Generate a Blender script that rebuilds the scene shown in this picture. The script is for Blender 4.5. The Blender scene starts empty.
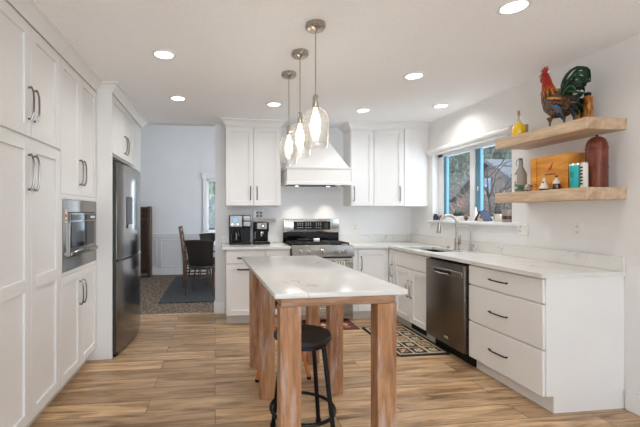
import bpy, bmesh, math, random
from mathutils import Vector, Matrix, noise as mnoise
random.seed(7)
PI = math.pi
S = bpy.context.scene
C = S.collection
R = math.radians

# ------------------------------------------------------------------ camera, world, light, exposure
cam_d = bpy.data.cameras.new('camera')
cam = bpy.data.objects.new('camera', cam_d); C.objects.link(cam)
cam.location = (0, 0, 1.306); cam.rotation_euler = (PI/2, 0, -0.127)
cam_d.sensor_width = 36; cam_d.lens = 379/640*36; cam_d.shift_x = (320-263.5)/640; cam_d.clip_start = .05; cam_d.clip_end = 200
S.camera = cam
S.view_settings.view_transform = 'Standard'; S.view_settings.look = 'None'
S.view_settings.gamma = 1; S.view_settings.use_curve_mapping = False
S.view_settings.exposure = 0.78
wd = bpy.data.worlds.new('sky'); S.world = wd; wd.use_nodes = True
bg = wd.node_tree.nodes['Background']
bg.inputs[0].default_value = (.78, .885, 1.0, 1); bg.inputs[1].default_value = 4.0
try:
    S.cycles.max_bounces = 14; S.cycles.diffuse_bounces = 10; S.cycles.transparent_max_bounces = 14; S.cycles.sample_clamp_indirect = 8
except Exception: pass

def lamp(name, kind, loc, rot, power, color, size=(1, 1), parent=None, shape='RECTANGLE', spread=None):
    d = bpy.data.lights.new(name, kind); d.energy = power; d.color = color
    if kind == 'AREA':
        d.shape = shape; d.size = size[0]
        if shape == 'RECTANGLE': d.size_y = size[1]
        if spread: d.spread = spread
    elif kind == 'SPOT':
        d.spot_size = spread or R(110); d.spot_blend = .6; d.shadow_soft_size = size[0]
    else: d.shadow_soft_size = size[0]
    o = bpy.data.objects.new(name, d); C.objects.link(o); o.location = loc; o.rotation_euler = rot
    if parent: o.parent = parent
    return o
# daylight enters from the sky through the open living room behind the camera, the sink window and the dining room
# openings; these are light portals: they give no light themselves, they only guide the sky's light
for nm, loc, rot, size in (('living_room_opening', (.55, -3.35, 1.175), (R(90), 0, 0), (3.0, 2.25)), ('sink_window_opening', (2.9, 3.835, 1.63), (R(90), 0, R(90)), (1.3, .82)),
                           ('dining_window_opening', (.28, 8.45, 1.48), (R(-90), 0, 0), (.94, 1.16))):
    o = lamp(nm, 'AREA', loc, rot, 1, (1, 1, 1), size); o.data.cycles.is_portal = True
lamp('dining_room_fill', 'AREA', (3.09, 6.7, 1.4), (R(90), 0, R(90)), 22, (.97, .97, 1), (2.1, 2.0))  # added fill lamp at the unseen side opening, brightens the dining room

# ------------------------------------------------------------------ materials
MATS = {}
def mat(name, col=(.8, .8, .8), rough=.5, metal=0.0, **k):
    if name in MATS: return MATS[name]
    m = bpy.data.materials.new(name); m.use_nodes = True; MATS[name] = m
    n = m.node_tree.nodes; b = n['Principled BSDF']
    b.inputs['Base Color'].default_value = (*col, 1); b.inputs['Roughness'].default_value = rough; b.inputs['Metallic'].default_value = metal
    for a, v in k.items():
        b.inputs[{'emit': 'Emission Color', 'emits': 'Emission Strength', 'trans': 'Transmission Weight', 'ior': 'IOR', 'coat': 'Coat Weight', 'alpha': 'Alpha', 'spec': 'Specular IOR Level', 'aniso': 'Anisotropic'}[a]].default_value = (*v, 1) if a == 'emit' else v
    return m
def nodes(m): return m.node_tree.nodes, m.node_tree.links, m.node_tree.nodes['Principled BSDF']
def tex(m, kind='OBJECT', scale=(1, 1, 1), rot=(0, 0, 0)):
    n, l, b = nodes(m); t = n.new('ShaderNodeTexCoord'); mp = n.new('ShaderNodeMapping')
    mp.inputs['Scale'].default_value = scale; mp.inputs['Rotation'].default_value = rot
    l.new(t.outputs['Object'], mp.inputs[0]); return mp.outputs[0]
def nz(m, vec, scale, detail=3, rough=.5, dist=0):
    n, l, b = nodes(m); t = n.new('ShaderNodeTexNoise'); t.inputs['Scale'].default_value = scale; t.inputs['Detail'].default_value = detail
    t.inputs['Roughness'].default_value = rough; t.inputs['Distortion'].default_value = dist
    l.new(vec, t.inputs['Vector']); return t.outputs[0]
def ramp(m, fac, stops):
    n, l, b = nodes(m); r = n.new('ShaderNodeValToRGB'); l.new(fac, r.inputs[0])
    e = r.color_ramp.elements
    while len(e) < len(stops): e.new(.5)
    for i, (p, c) in enumerate(stops): e[i].position = p; e[i].color = (*c, 1) if len(c) == 3 else c
    return r.outputs[0]
def mix(m, fac, a, c, mode='MIX'):
    n, l, b = nodes(m); x = n.new('ShaderNodeMix'); x.data_type = 'RGBA'; x.blend_type = mode
    for s, v in ((x.inputs[0], fac), (x.inputs[6], a), (x.inputs[7], c)):
        if hasattr(v, 'node'): l.new(v, s)
        elif isinstance(v, tuple): s.default_value = (*v, 1)
        else: s.default_value = v
    return x.outputs[2]
def mth(m, op, a, c=0.0):
    n, l, b = nodes(m); x = n.new('ShaderNodeMath'); x.operation = op
    for s, v in ((x.inputs[0], a), (x.inputs[1], c)):
        if hasattr(v, 'node'): l.new(v, s)
        else: s.default_value = v
    return x.outputs[0]
def bump(m, h, strength=.2, dist=.002):
    n, l, b = nodes(m); x = n.new('ShaderNodeBump'); x.inputs['Strength'].default_value = strength; x.inputs['Distance'].default_value = dist
    l.new(h, x.inputs['Height']); l.new(x.outputs[0], b.inputs['Normal'])
def base(m, out): n, l, b = nodes(m); l.new(out, b.inputs['Base Color'])

def painted(name, col, rough=.45, s=60, st=.04):
    m = mat(name, col, rough); v = tex(m); h = nz(m, v, s, 2)
    base(m, ramp(m, nz(m, v, 3, 2), [(.3, tuple(c*.975 for c in col)), (.7, col)])); bump(m, h, st, .001); return m
M_cab = painted('white_cabinet_paint', (.80, .792, .772), .38)
M_wall = painted('warm_white_wall_paint', (.81, .80, .785), .75, 150, .15)
M_wallb = painted('grey_white_wall_paint', (.80, .80, .80), .75, 150, .15)
M_trim = painted('white_trim_paint', (.82, .82, .815), .4)
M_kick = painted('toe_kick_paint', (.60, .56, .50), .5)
M_ceil = mat('textured_ceiling', (.77, .76, .745), .9)
v = tex(M_ceil); h = nz(M_ceil, v, 70, 4, .6); bump(M_ceil, h, .4, .005)
base(M_ceil, ramp(M_ceil, h, [(.35, (.89, .905, .92)), (.6, (.955, .965, .975))]))

# vinyl plank floor: planks run along X
M_floor = mat('oak_plank_floor', (.5, .35, .2), .36)
def make_floor(m):
    n, l, b = nodes(m); vec = tex(m)
    br = n.new('ShaderNodeTexBrick'); l.new(vec, br.inputs[0])
    br.offset = .37; br.offset_frequency = 2; br.squash = 1
    br.inputs['Color1'].default_value = (0, 0, 0, 1); br.inputs['Color2'].default_value = (1, 1, 1, 1); br.inputs['Mortar'].default_value = (.5, .5, .5, 1)
    br.inputs['Scale'].default_value = 1; br.inputs['Mortar Size'].default_value = .0024; br.inputs['Mortar Smooth'].default_value = .3
    br.inputs['Brick Width'].default_value = 1.22; br.inputs['Row Height'].default_value = .182
    # offset the grain per plank
    comb = n.new('ShaderNodeCombineXYZ'); l.new(mth(m, 'MULTIPLY', br.outputs[0], 7.3), comb.inputs[0]); l.new(mth(m, 'MULTIPLY', br.outputs[0], 3.1), comb.inputs[1])
    add = n.new('ShaderNodeVectorMath'); add.operation = 'ADD'; l.new(vec, add.inputs[0]); l.new(comb.outputs[0], add.inputs[1])
    mp = n.new('ShaderNodeMapping'); mp.inputs['Scale'].default_value = (.75, 6.5, 1); l.new(add.outputs[0], mp.inputs[0])
    g = nz(m, mp.outputs[0], 2.2, 6, .62, .9)
    mp2 = n.new('ShaderNodeMapping'); mp2.inputs['Scale'].default_value = (4, 70, 1); l.new(add.outputs[0], mp2.inputs[0])
    g2 = nz(m, mp2.outputs[0], 2, 3, .6)
    c = ramp(m, g, [(.30, (.18, .100, .046)), (.40, (.37, .225, .118)), (.51, (.58, .38, .21)), (.66, (.76, .54, .325))])
    tint = ramp(m, br.outputs[0], [(0, (.72, .70, .68)), (.5, (.92, .92, .92)), (1, (1.12, 1.10, 1.06))])
    c = mix(m, 1.0, c, tint, 'MULTIPLY')
    c = mix(m, .35, c, ramp(m, g2, [(.3, (.45, .45, .45)), (.6, (1, 1, 1))]), 'MULTIPLY')
    c = mix(m, br.outputs[1], c, (.10, .06, .035))
    l.new(c, b.inputs['Base Color']); bump(m, mth(m, 'SUBTRACT', g2, br.outputs[1]), .12, .002)
    l.new(ramp(m, g, [(.2, (.30,)*3), (.8, (.44,)*3)]), b.inputs['Roughness'])
make_floor(M_floor)

def marble(name, sc=1.0, seed=0.0, col=(.74, .725, .69)):
    m = mat(name, col, .2, spec=.5); n, l, b = nodes(m); vec = tex(m)
    mp = n.new('ShaderNodeMapping'); mp.inputs['Location'].default_value = (seed, seed*.7, 0); mp.inputs['Rotation'].default_value = (0, .3, .9); mp.inputs['Scale'].default_value = (1, .55, 1); l.new(vec, mp.inputs[0])
    a = nz(m, mp.outputs[0], 2.2*sc, 6, .6, .8)
    r = mth(m, 'ABSOLUTE', mth(m, 'SUBTRACT', a, .5))
    w = nz(m, mp.outputs[0], 4*sc, 3)
    vein = ramp(m, r, [(0, (1, 1, 1)), (.014, (0, 0, 0))])
    gate = ramp(m, w, [(.52, (0, 0, 0)), (.66, (1, 1, 1))])
    f = mth(m, 'MULTIPLY', mth(m, 'MULTIPLY', vein, gate), .75)
    c = mix(m, f, ramp(m, nz(m, vec, 5, 3), [(.3, tuple(x*.95 for x in col)), (.7, col)]), (.30, .27, .24))
    l.new(c, b.inputs['Base Color']); return m
M_marb = marble('white_veined_quartz', 1.0, 2.0)
M_marb2 = marble('veined_quartz_counter', 1.7, 5.0)

def wood(name, dark, mid, light, rough=.55, axis='Z', s=1.0, wash=0):
    m = mat(name, mid, rough); sc = {'X': (1.2, 9, 9), 'Y': (9, 1.2, 9), 'Z': (9, 9, 1.2)}[axis]
    vec = tex(m, scale=sc); g = nz(m, vec, 2*s, 6, .62, 1.0)
    c = ramp(m, g, [(.3, dark), (.5, mid), (.7, light)])
    v2 = tex(m, scale=tuple(5*x for x in sc)); g2 = nz(m, v2, 2*s, 3)
    c = mix(m, .3, c, ramp(m, g2, [(.35, (.5, .5, .5)), (.6, (1, 1, 1))]), 'MULTIPLY')
    if wash:
        w = ramp(m, nz(m, tex(m, scale=tuple(1.7*x for x in sc)), 1.6, 4, .6), [(.50, (0, 0, 0)), (.72, (1, 1, 1))])
        c = mix(m, mth(m, 'MULTIPLY', w, wash), c, (.56, .44, .39))
    base(m, c); bump(m, g2, .15, .001); return m
M_leg = wood('whitewashed_fir', (.24, .105, .045), (.42, .20, .088), (.55, .30, .145), .5, 'Z', 1, .85)
M_apron = wood('whitewashed_fir_rail', (.22, .10, .045), (.36, .18, .085), (.46, .26, .14), .5, 'X', 1, .65)
M_shelf = wood('bleached_oak_shelf', (.42, .27, .16), (.60, .43, .28), (.70, .53, .37), .5, 'Y', .8)
M_pine = wood('golden_pine', (.50, .17, .02), (.72, .30, .035), (.82, .42, .08), .45, 'Y', 1)
M_dkwood = wood('dark_walnut', (.035, .016, .008), (.085, .038, .018), (.14, .065, .03), .45, 'Z', 1.4)
M_chair = wood('brown_chair_wood', (.06, .026, .012), (.12, .055, .025), (.18, .085, .04), .42, 'Z', 1.2)
M_esp = wood('espresso_wood', (.008, .005, .004), (.015, .009, .006), (.028, .017, .012), .55, 'X', 1)
M_rust = wood('rusty_brown_metal', (.05, .008, .003), (.15, .028, .008), (.28, .06, .018), .42, 'Z', 2.5)

def brushed(name, col, rough=.28, axis='Z'):
    m = mat(name, col, rough, 1.0); vec = tex(m, scale={'X': (1, 90, 90), 'Y': (90, 1, 90), 'Z': (90, 90, 1)}[axis])
    h = nz(m, vec, 3, 2); bump(m, h, .05, .0005)
    n, l, b = nodes(m); l.new(ramp(m, h, [(.3, (rough*.85,)*3), (.7, (rough*1.2,)*3)]), b.inputs['Roughness']); return m
M_ss = brushed('stainless_steel', (.48, .46, .43), .25, 'X')
M_ssv = brushed('stainless_steel_doors', (.27, .25, .225), .15, 'Z')
M_dss = brushed('dark_stainless', (.17, .145, .12), .30, 'X')
M_ssd = brushed('soft_stainless', (.26, .25, .235), .38, 'X')
M_nick = brushed('brushed_nickel', (.46, .42, .37), .28, 'Z')
M_pull = mat('dark_bronze_pull', (.20, .18, .165), .2, 1.0)
M_pullh = mat('oil_bronze_pull', (.05, .035, .028), .35, .9)
M_blk = mat('black_plastic', (.005, .005, .005), .4, spec=.25)
M_blkg = mat('black_glass', (.004, .004, .005), .08, spec=.35)
M_iron = mat('black_metal', (.005, .005, .005), .42, spec=.3)
M_grate = mat('cast_iron', (.015, .015, .015), .6)
M_dgrey = mat('dark_grey_body', (.03, .03, .032), .45)
M_white = mat('white_plastic', (.82, .80, .76), .4)
M_cream = mat('cream_ceramic', (.72, .66, .55), .35)
M_chrome = mat('polished_chrome', (.75, .74, .72), .1, 1.0)
M_copper = mat('copper_orange_metal', (.55, .15, .035), .3, .6)
M_blue = mat('daylight_tinted_vinyl', (.10, .25, .34), .45)  # blue of daylight on white vinyl, put into the base colour
M_disp = mat('blue_display', (.02, .10, .5), .3, emit=(.05, .25, 1), emits=1.2)
M_ledr = mat('display_digits', (.3, .3, .3), .4, emit=(.8, .9, 1), emits=.15)
M_lens = mat('lit_lamp_lens', (1, 1, 1), .4, emit=(1, .98, .95), emits=3.5)
M_bulb = mat('lit_bulb', (1, 1, 1), .4, emit=(1, .88, .72), emits=13)
def glassy(name, tint=(1, 1, 1), refl=1.0, b_=0, haze=0):
    m = bpy.data.materials.new(name); m.use_nodes = True; n, l = m.node_tree.nodes, m.node_tree.links
    n.clear(); o = n.new('ShaderNodeOutputMaterial'); mx = n.new('ShaderNodeMixShader'); t = n.new('ShaderNodeBsdfTransparent'); g = n.new('ShaderNodeBsdfGlossy')
    t.inputs[0].default_value = (*tint, 1); g.inputs['Roughness'].default_value = .03
    lw = n.new('ShaderNodeLayerWeight'); lw.inputs[0].default_value = .35
    mu = n.new('ShaderNodeMath'); mu.operation = 'MULTIPLY_ADD'; mu.inputs[1].default_value = .55*refl; mu.inputs[2].default_value = .04; l.new(lw.outputs['Facing'], mu.inputs[0])
    src = t.outputs[0]
    if haze:
        tr = n.new('ShaderNodeBsdfTranslucent'); tr.inputs[0].default_value = (1, .98, .95, 1); hx = n.new('ShaderNodeMixShader'); hx.inputs[0].default_value = haze
        l.new(t.outputs[0], hx.inputs[1]); l.new(tr.outputs[0], hx.inputs[2]); src = hx.outputs[0]
    l.new(mu.outputs[0], mx.inputs[0]); l.new(src, mx.inputs[1]); l.new(g.outputs[0], mx.inputs[2]); l.new(mx.outputs[0], o.inputs[0])
    if b_:
        tc = n.new('ShaderNodeTexCoord'); vo = n.new('ShaderNodeTexNoise'); vo.inputs['Scale'].default_value = 90; vo.inputs['Detail'].default_value = 1
        l.new(tc.outputs['Object'], vo.inputs['Vector']); bp = n.new('ShaderNodeBump'); bp.inputs['Strength'].default_value = b_; bp.inputs['Distance'].default_value = .004
        l.new(vo.outputs[0], bp.inputs['Height']); l.new(bp.outputs[0], g.inputs['Normal']); l.new(bp.outputs[0], lw.inputs['Normal'])
    return m
M_glass = glassy('clear_window_glass', (.93, .96, .98), .10)
M_seed = glassy('seeded_pendant_glass', (.985, .98, .97), .6, .35, .02)
M_jar = glassy('clear_jar_glass', (.93, .95, .93), .8)
M_oil = mat('golden_oil', (.90, .58, .01), .15, coat=.6)
M_amber = mat('amber_spices', (.30, .12, .02), .3, coat=.6); 
base(M_amber, ramp(M_amber, nz(M_amber, tex(M_amber, scale=(1, 1, .4)), 40, 2), [(.35, (.12, .03, .006)), (.5, (.38, .12, .015)), (.65, (.60, .30, .05))]))
M_teal = mat('teal_coated_steel', (.02, .42, .42), .3)
M_label = mat('off_white_label', (.70, .66, .58), .6)
M_green = mat('green_label', (.05, .19, .09), .5)
M_red = mat('red_ink', (.55, .03, .02), .5)
M_brown = mat('brown_glass', (.07, .022, .010), .15, coat=.5)
M_cork = mat('cork', (.45, .26, .12), .8)
M_carp = mat('brown_speckled_carpet', (.3, .22, .16), .95)
v = tex(M_carp); h = nz(M_carp, v, 26, 4, .85)
base(M_carp, ramp(M_carp, h, [(.40, (.05, .032, .021)), (.5, (.15, .105, .07)), (.60, (.40, .31, .225))])); bump(M_carp, h, .8, .01)
M_rug = mat('blue_grey_rug', (.12, .145, .18), .95)
h = nz(M_rug, tex(M_rug, scale=(1, 4, 1)), 22, 4, .7)
base(M_rug, ramp(M_rug, h, [(.35, (.025, .028, .030)), (.65, (.085, .090, .095))])); bump(M_rug, h, .5, .006)

# ------------------------------------------------------------------ mesh helpers
class B:
    def __init__(s): s.bm = bmesh.new(); s.mats = []
    def mi(s, m):
        if m not in s.mats: s.mats.append(m)
        return s.mats.index(m)
    def _fin(s, old, m, smooth=False):
        i = s.mi(m)
        for f in s.bm.faces:
            if f not in old: f.material_index = i; f.smooth = smooth
    def box(s, x0, x1, y0, y1, z0, z1, m, bev=0.0, M=None, seg=1, smooth=False):
        old = set(s.bm.faces)
        if x0 > x1: x0, x1 = x1, x0
        if y0 > y1: y0, y1 = y1, y0
        if z0 > z1: z0, z1 = z1, z0
        T = Matrix.Translation(((x0+x1)/2, (y0+y1)/2, (z0+z1)/2)) @ Matrix.Diagonal((x1-x0, y1-y0, z1-z0, 1))
        g = bmesh.ops.create_cube(s.bm, size=1, matrix=(M @ T) if M is not None else T)
        if M is not None and M.to_3x3().determinant() < 0: bmesh.ops.reverse_faces(s.bm, faces=[f for f in s.bm.faces if f not in old])
        if bev:
            ed = set(e for vv in g['verts'] for e in vv.link_edges)
            bmesh.ops.bevel(s.bm, geom=list(ed), offset=min(bev, .45*min(x1-x0, y1-y0, z1-z0)), segments=seg, affect='EDGES', profile=.5)
        s._fin(old, m, smooth); return s
    def prism(s, pts, m, bev=0.0):          # pts: list of bottom 3-D points, list of top points (same count)
        a, c = pts; old = set(s.bm.faces)
        va = [s.bm.verts.new(p) for p in a]; vb = [s.bm.verts.new(p) for p in c]; n = len(a)
        fs = [s.bm.faces.new(va[::-1]), s.bm.faces.new(vb)]
        for i in range(n): fs.append(s.bm.faces.new((va[i], va[(i+1) % n], vb[(i+1) % n], vb[i])))
        bmesh.ops.recalc_face_normals(s.bm, faces=fs)
        if bev: bmesh.ops.bevel(s.bm, geom=list({e for f in fs for e in f.edges}), offset=bev, segments=1, affect='EDGES')
        s._fin(old, m); return s
    def ext(s, poly, z0, z1, m, bev=0): return s.prism(([(x, y, z0) for x, y in poly], [(x, y, z1) for x, y in poly]), m, bev)
    def tube(s, pts, r, m, seg=8, flat=None, cap=True, side=None):
        pts = [Vector(p) for p in pts]; n = len(pts)
        rr = list(r) if isinstance(r, (list, tuple)) else [r]*n
        old = set(s.bm.faces); rings = []; up = None
        for i, p in enumerate(pts):
            t = (pts[min(i+1, n-1)] - pts[max(i-1, 0)]).normalized()
            if up is None:
                up = Vector(side) if side else (Vector((0, 0, 1)) if abs(t.z) < .9 else Vector((1, 0, 0)))
            a = t.cross(up)
            if a.length < 1e-6: a = t.orthogonal()
            a.normalize(); bb = a.cross(t).normalized()
            if not side: up = bb
            k = flat if flat is not None else 1
            rings.append([s.bm.verts.new(p + (a*math.cos(q)*k + bb*math.sin(q))*rr[i]) for q in (2*PI*j/seg for j in range(seg))])
        for i in range(n-1):
            for j in range(seg):
                s.bm.faces.new((rings[i][j], rings[i][(j+1) % seg], rings[i+1][(j+1) % seg], rings[i+1][j]))
        if cap: s.bm.faces.new(rings[0][::-1]); s.bm.faces.new(rings[-1])
        s._fin(old, m, True); return s
    def lathe(s, prof, c, m, seg=24, M=None, squash=(1, 1)):   # prof: (r, z); closed if the ends reach r = 0
        old = set(s.bm.faces); rings = []
        for r, z in prof:
            if r < 1e-6: q = [Vector((0, 0, z))]
            else: q = [Vector((r*math.cos(2*PI*j/seg)*squash[0], r*math.sin(2*PI*j/seg)*squash[1], z)) for j in range(seg)]
            rings.append([s.bm.verts.new(((M @ p) if M is not None else p) + Vector(c)) for p in q])
        for a, b_ in zip(rings, rings[1:]):
            for j in range(seg):
                k = (j+1) % seg
                if len(a) == 1 and len(b_) == 1: continue
                if len(a) == 1: s.bm.faces.new((a[0], b_[k], b_[j]))
                elif len(b_) == 1: s.bm.faces.new((a[j], a[k], b_[0]))
                else: s.bm.faces.new((a[j], a[k], b_[k], b_[j]))
        nf = [f for f in s.bm.faces if f not in old]; bmesh.ops.recalc_face_normals(s.bm, faces=nf)
        s._fin(old, m, True); return s
    def cyl(s, c, r, h, m, seg=20, M=None, r2=None): return s.lathe([(0, 0), (r, 0), (r if r2 is None else r2, h), (0, h)], c, m, seg, M)
    def ball(s, c, r, m, seg=14, sc=(1, 1, 1)):
        return s.lathe([(math.sin(PI*i/8)*r, -math.cos(PI*i/8)*r*sc[2]) for i in range(9)], c, m, seg, squash=sc[:2])
    def mould(s, path, prof, m, closed=False):  # prof: closed polygon of (outward, z); outward is right of the path
        old = set(s.bm.faces); P = [Vector(p) for p in path]; n = len(P); rings = []
        def nr(a, b_): d = (b_-a).normalized(); return Vector((d.y, -d.x))
        for i, p in enumerate(P):
            if closed: n1, n2 = nr(P[i-1], p), nr(p, P[(i+1) % n])
            else: n1 = nr(P[i-1], p) if i else nr(p, P[1]); n2 = nr(p, P[i+1]) if i < n-1 else n1
            w = (n1+n2)/(1+n1.dot(n2))
            rings.append([s.bm.verts.new((p.x+w.x*o, p.y+w.y*o, z)) for o, z in prof])
        k = len(prof)
        for i in range(n if closed else n-1):
            a, b_ = rings[i], rings[(i+1) % n]
            for j in range(k): s.bm.faces.new((a[j], a[(j+1) % k], b_[(j+1) % k], b_[j]))
        if not closed: s.bm.faces.new(rings[0]); s.bm.faces.new(rings[-1][::-1])
        nf = [f for f in s.bm.faces if f not in old]; bmesh.ops.recalc_face_normals(s.bm, faces=nf)
        s._fin(old, m); return s

INFO = {}
def obj(name, b, parent=None, label=None, kind=None, org=None):
    me = bpy.data.meshes.new(name)
    if parent is not None: off, local = INFO[parent.name]
    else:
        vs = [v.co for v in b.bm.verts]
        off = Vector(org) if org else Vector(((min(v.x for v in vs)+max(v.x for v in vs))/2, (min(v.y for v in vs)+max(v.y for v in vs))/2, min(v.z for v in vs)))
        local = False
    if not local: bmesh.ops.translate(b.bm, verts=b.bm.verts, vec=-off)
    b.bm.to_mesh(me); b.bm.free()
    for m in b.mats: me.materials.append(m)
    me.set_sharp_from_angle(angle=R(38))
    o = bpy.data.objects.new(name, me); C.objects.link(o)
    if parent is not None: o.parent = parent
    else: o.location = off
    INFO[o.name] = (off, local)
    if label: o['label'] = label
    if kind: o['kind'] = kind
    return o
def tag(o, label, cat, group=None):
    o['label'] = label; o['category'] = cat
    if group: o['group'] = group
    return o
def thing(name, label, cat, loc, group=None, rotz=0, local=False):
    o = bpy.data.objects.new(name, None); C.objects.link(o); o.location = loc; o.rotation_euler = (0, 0, rotz); o.empty_display_size = .1
    INFO[o.name] = (Vector(loc), local); tag(o, label, cat, group); return o
def struct(name, b, org=None): return obj(name, b, kind='structure', org=org or (0, 0, 0))
def M2(o, right, n):   # frame: x along 'right', y along normal 'n' (outward), z up
    r = Vector(right).normalized(); nn = Vector(n).normalized(); M = Matrix.Identity(4)
    for i in range(3): M[i][0] = r[i]; M[i][1] = nn[i]; M[i][2] = (0, 0, 1)[i]; M[i][3] = o[i]
    return M
def shaker(parent, M, x0, x1, z0, z1, t=.02, rail=.058, name='door', mids=(), m=None):
    m = m or M_cab; b = B(); g = .0022
    x0 += g; x1 -= g; z0 += g; z1 -= g
    b.box(x0, x0+rail, 0, t, z0, z1, m, .0015, M); b.box(x1-rail, x1, 0, t, z0, z1, m, .0015, M)
    zs = [z0] + [q for mm in mids for q in mm] + [z1]
    b.box(x0+rail, x1-rail, 0, t, z1-rail, z1, m, .0015, M); b.box(x0+rail, x1-rail, 0, t, z0, z0+rail, m, .0015, M)
    for a, c in mids: b.box(x0+rail, x1-rail, 0, t, a, c, m, .0015, M)
    b.box(x0+.02, x1-.02, 0, t-.013, z0+.02, z1-.02, m, 0, M)
    return obj(name, b, parent)
def slab(parent, M, x0, x1, z0, z1, t=.02, name='drawer', m=None):
    b = B(); b.box(x0+.0015, x1-.0015, 0, t, z0+.0015, z1-.0015, m or M_cab, .0025, M); return obj(name, b, parent)
def pull(parent, M, x, z, L, vert=True, t=.02, m=None, out=.03, r=.0046):
    m = m or M_pull; b = B(); pts = []
    for i in range(13):
        q = -1 + i/6; bow = t + out*(1-q**4*.55) if abs(q) < 1 else t+out*.45
        pts.append(Vector((x, bow, z+q*L/2)) if vert else Vector((x+q*L/2, bow, z)))
    b.tube([M @ p for p in pts], [r*(1.25-.35*abs(math.cos(i/12*PI))*0) for i in range(13)], m, 8)
    for q in (-.93, .93):
        p = Vector((x, t-.001, z+q*L/2)) if vert else Vector((x+q*L/2, t-.001, z))
        e = Vector((p.x, t+out*.62, p.z)); b.tube([M @ p, M @ e], [r*1.5, r*1.05], m, 8)
    return obj('handle', b, parent)
CROWN = [(0, 2.385), (.006, 2.385), (.010, 2.40), (.022, 2.418), (.045, 2.445), (.052, 2.452), (.066, 2.455), (.066, 2.4695), (0, 2.4695)]

# ================================================================== THE ROOM
W0, W1 = 2.725, 2.875      # right wall
b = B(); b.box(-1.8, 2.9, -3.2, 5.0, -.1, 0, M_floor); struct('floor', b)
b = B(); b.box(-2.6, 3.1, 5.0, 8.4, -.1, .004, M_carp); struct('floor_dining', b)
b = B(); b.box(-1.8, 2.9, -3.2, 5.0, 2.47, 2.6, M_ceil); struct('ceiling', b)
b = B(); b.box(-2.6, 3.1, 5.0, 8.4, 3.5, 3.6, M_ceil); struct('ceiling_dining', b)
b = B()
b.box(W0, W1, -3.2, 3.18, 0, 2.47, M_wall); b.box(W0, W1, 4.49, 5.12, 0, 2.47, M_wall)
b.box(W0, W1, 3.18, 4.49, 0, 1.20, M_wall); b.box(W0, W1, 3.18, 4.49, 2.06, 2.47, M_wall)
struct('wall_right', b)
b = B(); b.box(-1.8, -1.65, -3.2, 5.0, 0, 2.47, M_wall); struct('wall_left', b)
b = B(); b.box(0, W0, 5.0, 5.12, 0, 3.5, M_wallb); struct('wall_back', b)
b = B(); b.box(-2.6, 0, 5.0, 5.12, 2.47, 3.5, M_wallb); b.box(-2.6, -1.0, 5.0, 5.12, 0, 2.47, M_wallb); struct('wall_header', b)
# living-room side: the wall far behind the camera, with a wide added opening sized to light the ceiling
b = B(); b.box(-1.8, -.95, -3.3, -3.2, 0, 2.47, M_wall); b.box(2.05, 2.9, -3.3, -3.2, 0, 2.47, M_wall); b.box(-.95, 2.05, -3.3, -3.2, 2.3, 2.47, M_wall); b.box(-.95, 2.05, -3.3, -3.2, 0, .05, M_wall); struct('wall_rear', b)
b = B()
for x in (-.95, .03, 1.01, 1.99): b.box(x, x+.06, -3.29, -3.21, .05, 2.3, M_trim, .003)
struct('trim_3', b)
# dining room far wall with window opening X -.19 .. .75, z .90 .. 2.06
b = B(); b.box(-2.6, -.19, 8.25, 8.4, 0, 3.5, M_wallb); b.box(.75, 3.1, 8.25, 8.4, 0, 3.5, M_wallb)
b.box(-.19, .75, 8.25, 8.4, 0, .90, M_wallb); b.box(-.19, .75, 8.25, 8.4, 2.06, 3.5, M_wallb); struct('wall_far', b)
b = B(); b.box(-2.75, -2.6, 5.0, 8.4, 0, 3.5, M_wallb); struct('wall_dining_left', b)
b = B(); b.box(3.1, 3.25, 5.0, 5.6, 0, 3.5, M_wallb); b.box(3.1, 3.25, 7.8, 8.4, 0, 3.5, M_wallb); b.box(3.1, 3.25, 5.6, 7.8, 0, .2, M_wallb); b.box(3.1, 3.25, 5.6, 7.8, 2.4, 3.5, M_wallb); struct('wall_dining_right', b)
# wainscot and rails on the far wall
b = B()
b.box(-2.6, -.26, 8.225, 8.25, .80, .875, M_trim, .004); b.box(-2.6, -.26, 8.21, 8.25, .865, .885, M_trim, .003)
for x0 in (-2.42, -1.93, -1.155, -.62):
    x1 = {-2.42: -2.0, -1.93: -1.23, -1.155: -.66, -.62: -.30}[x0]
    for q in ((x0, x1, .73, .755), (x0, x1, .165, .19), (x0, x0+.025, .165, .755), (x1-.025, x1, .165, .755)):
        b.box(q[0], q[1], 8.238, 8.25, q[2], q[3], M_trim, .003)
struct('trim_1', b)
b = B(); b.box(-2.6, 3.1, 8.232, 8.25, .004, .13, M_trim, .004); struct('baseboard_far', b)
b = B(); b.mould([(0, 5.12), (0, 5.0), (.124, 5.0)], [(0, 0), (.015, 0), (.015, .12), (.008, .14), (0, .14)], M_trim); struct('baseboard_back', b)
b = B(); b.box(W0-.015, W0, -3.2, 2.2, 0, .13, M_trim, .003); struct('baseboard_right', b)
b = B(); b.box(-1.0, 0, 4.965, 5.03, .0, .008, M_shelf, .002); struct('trim_2', b)

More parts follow.
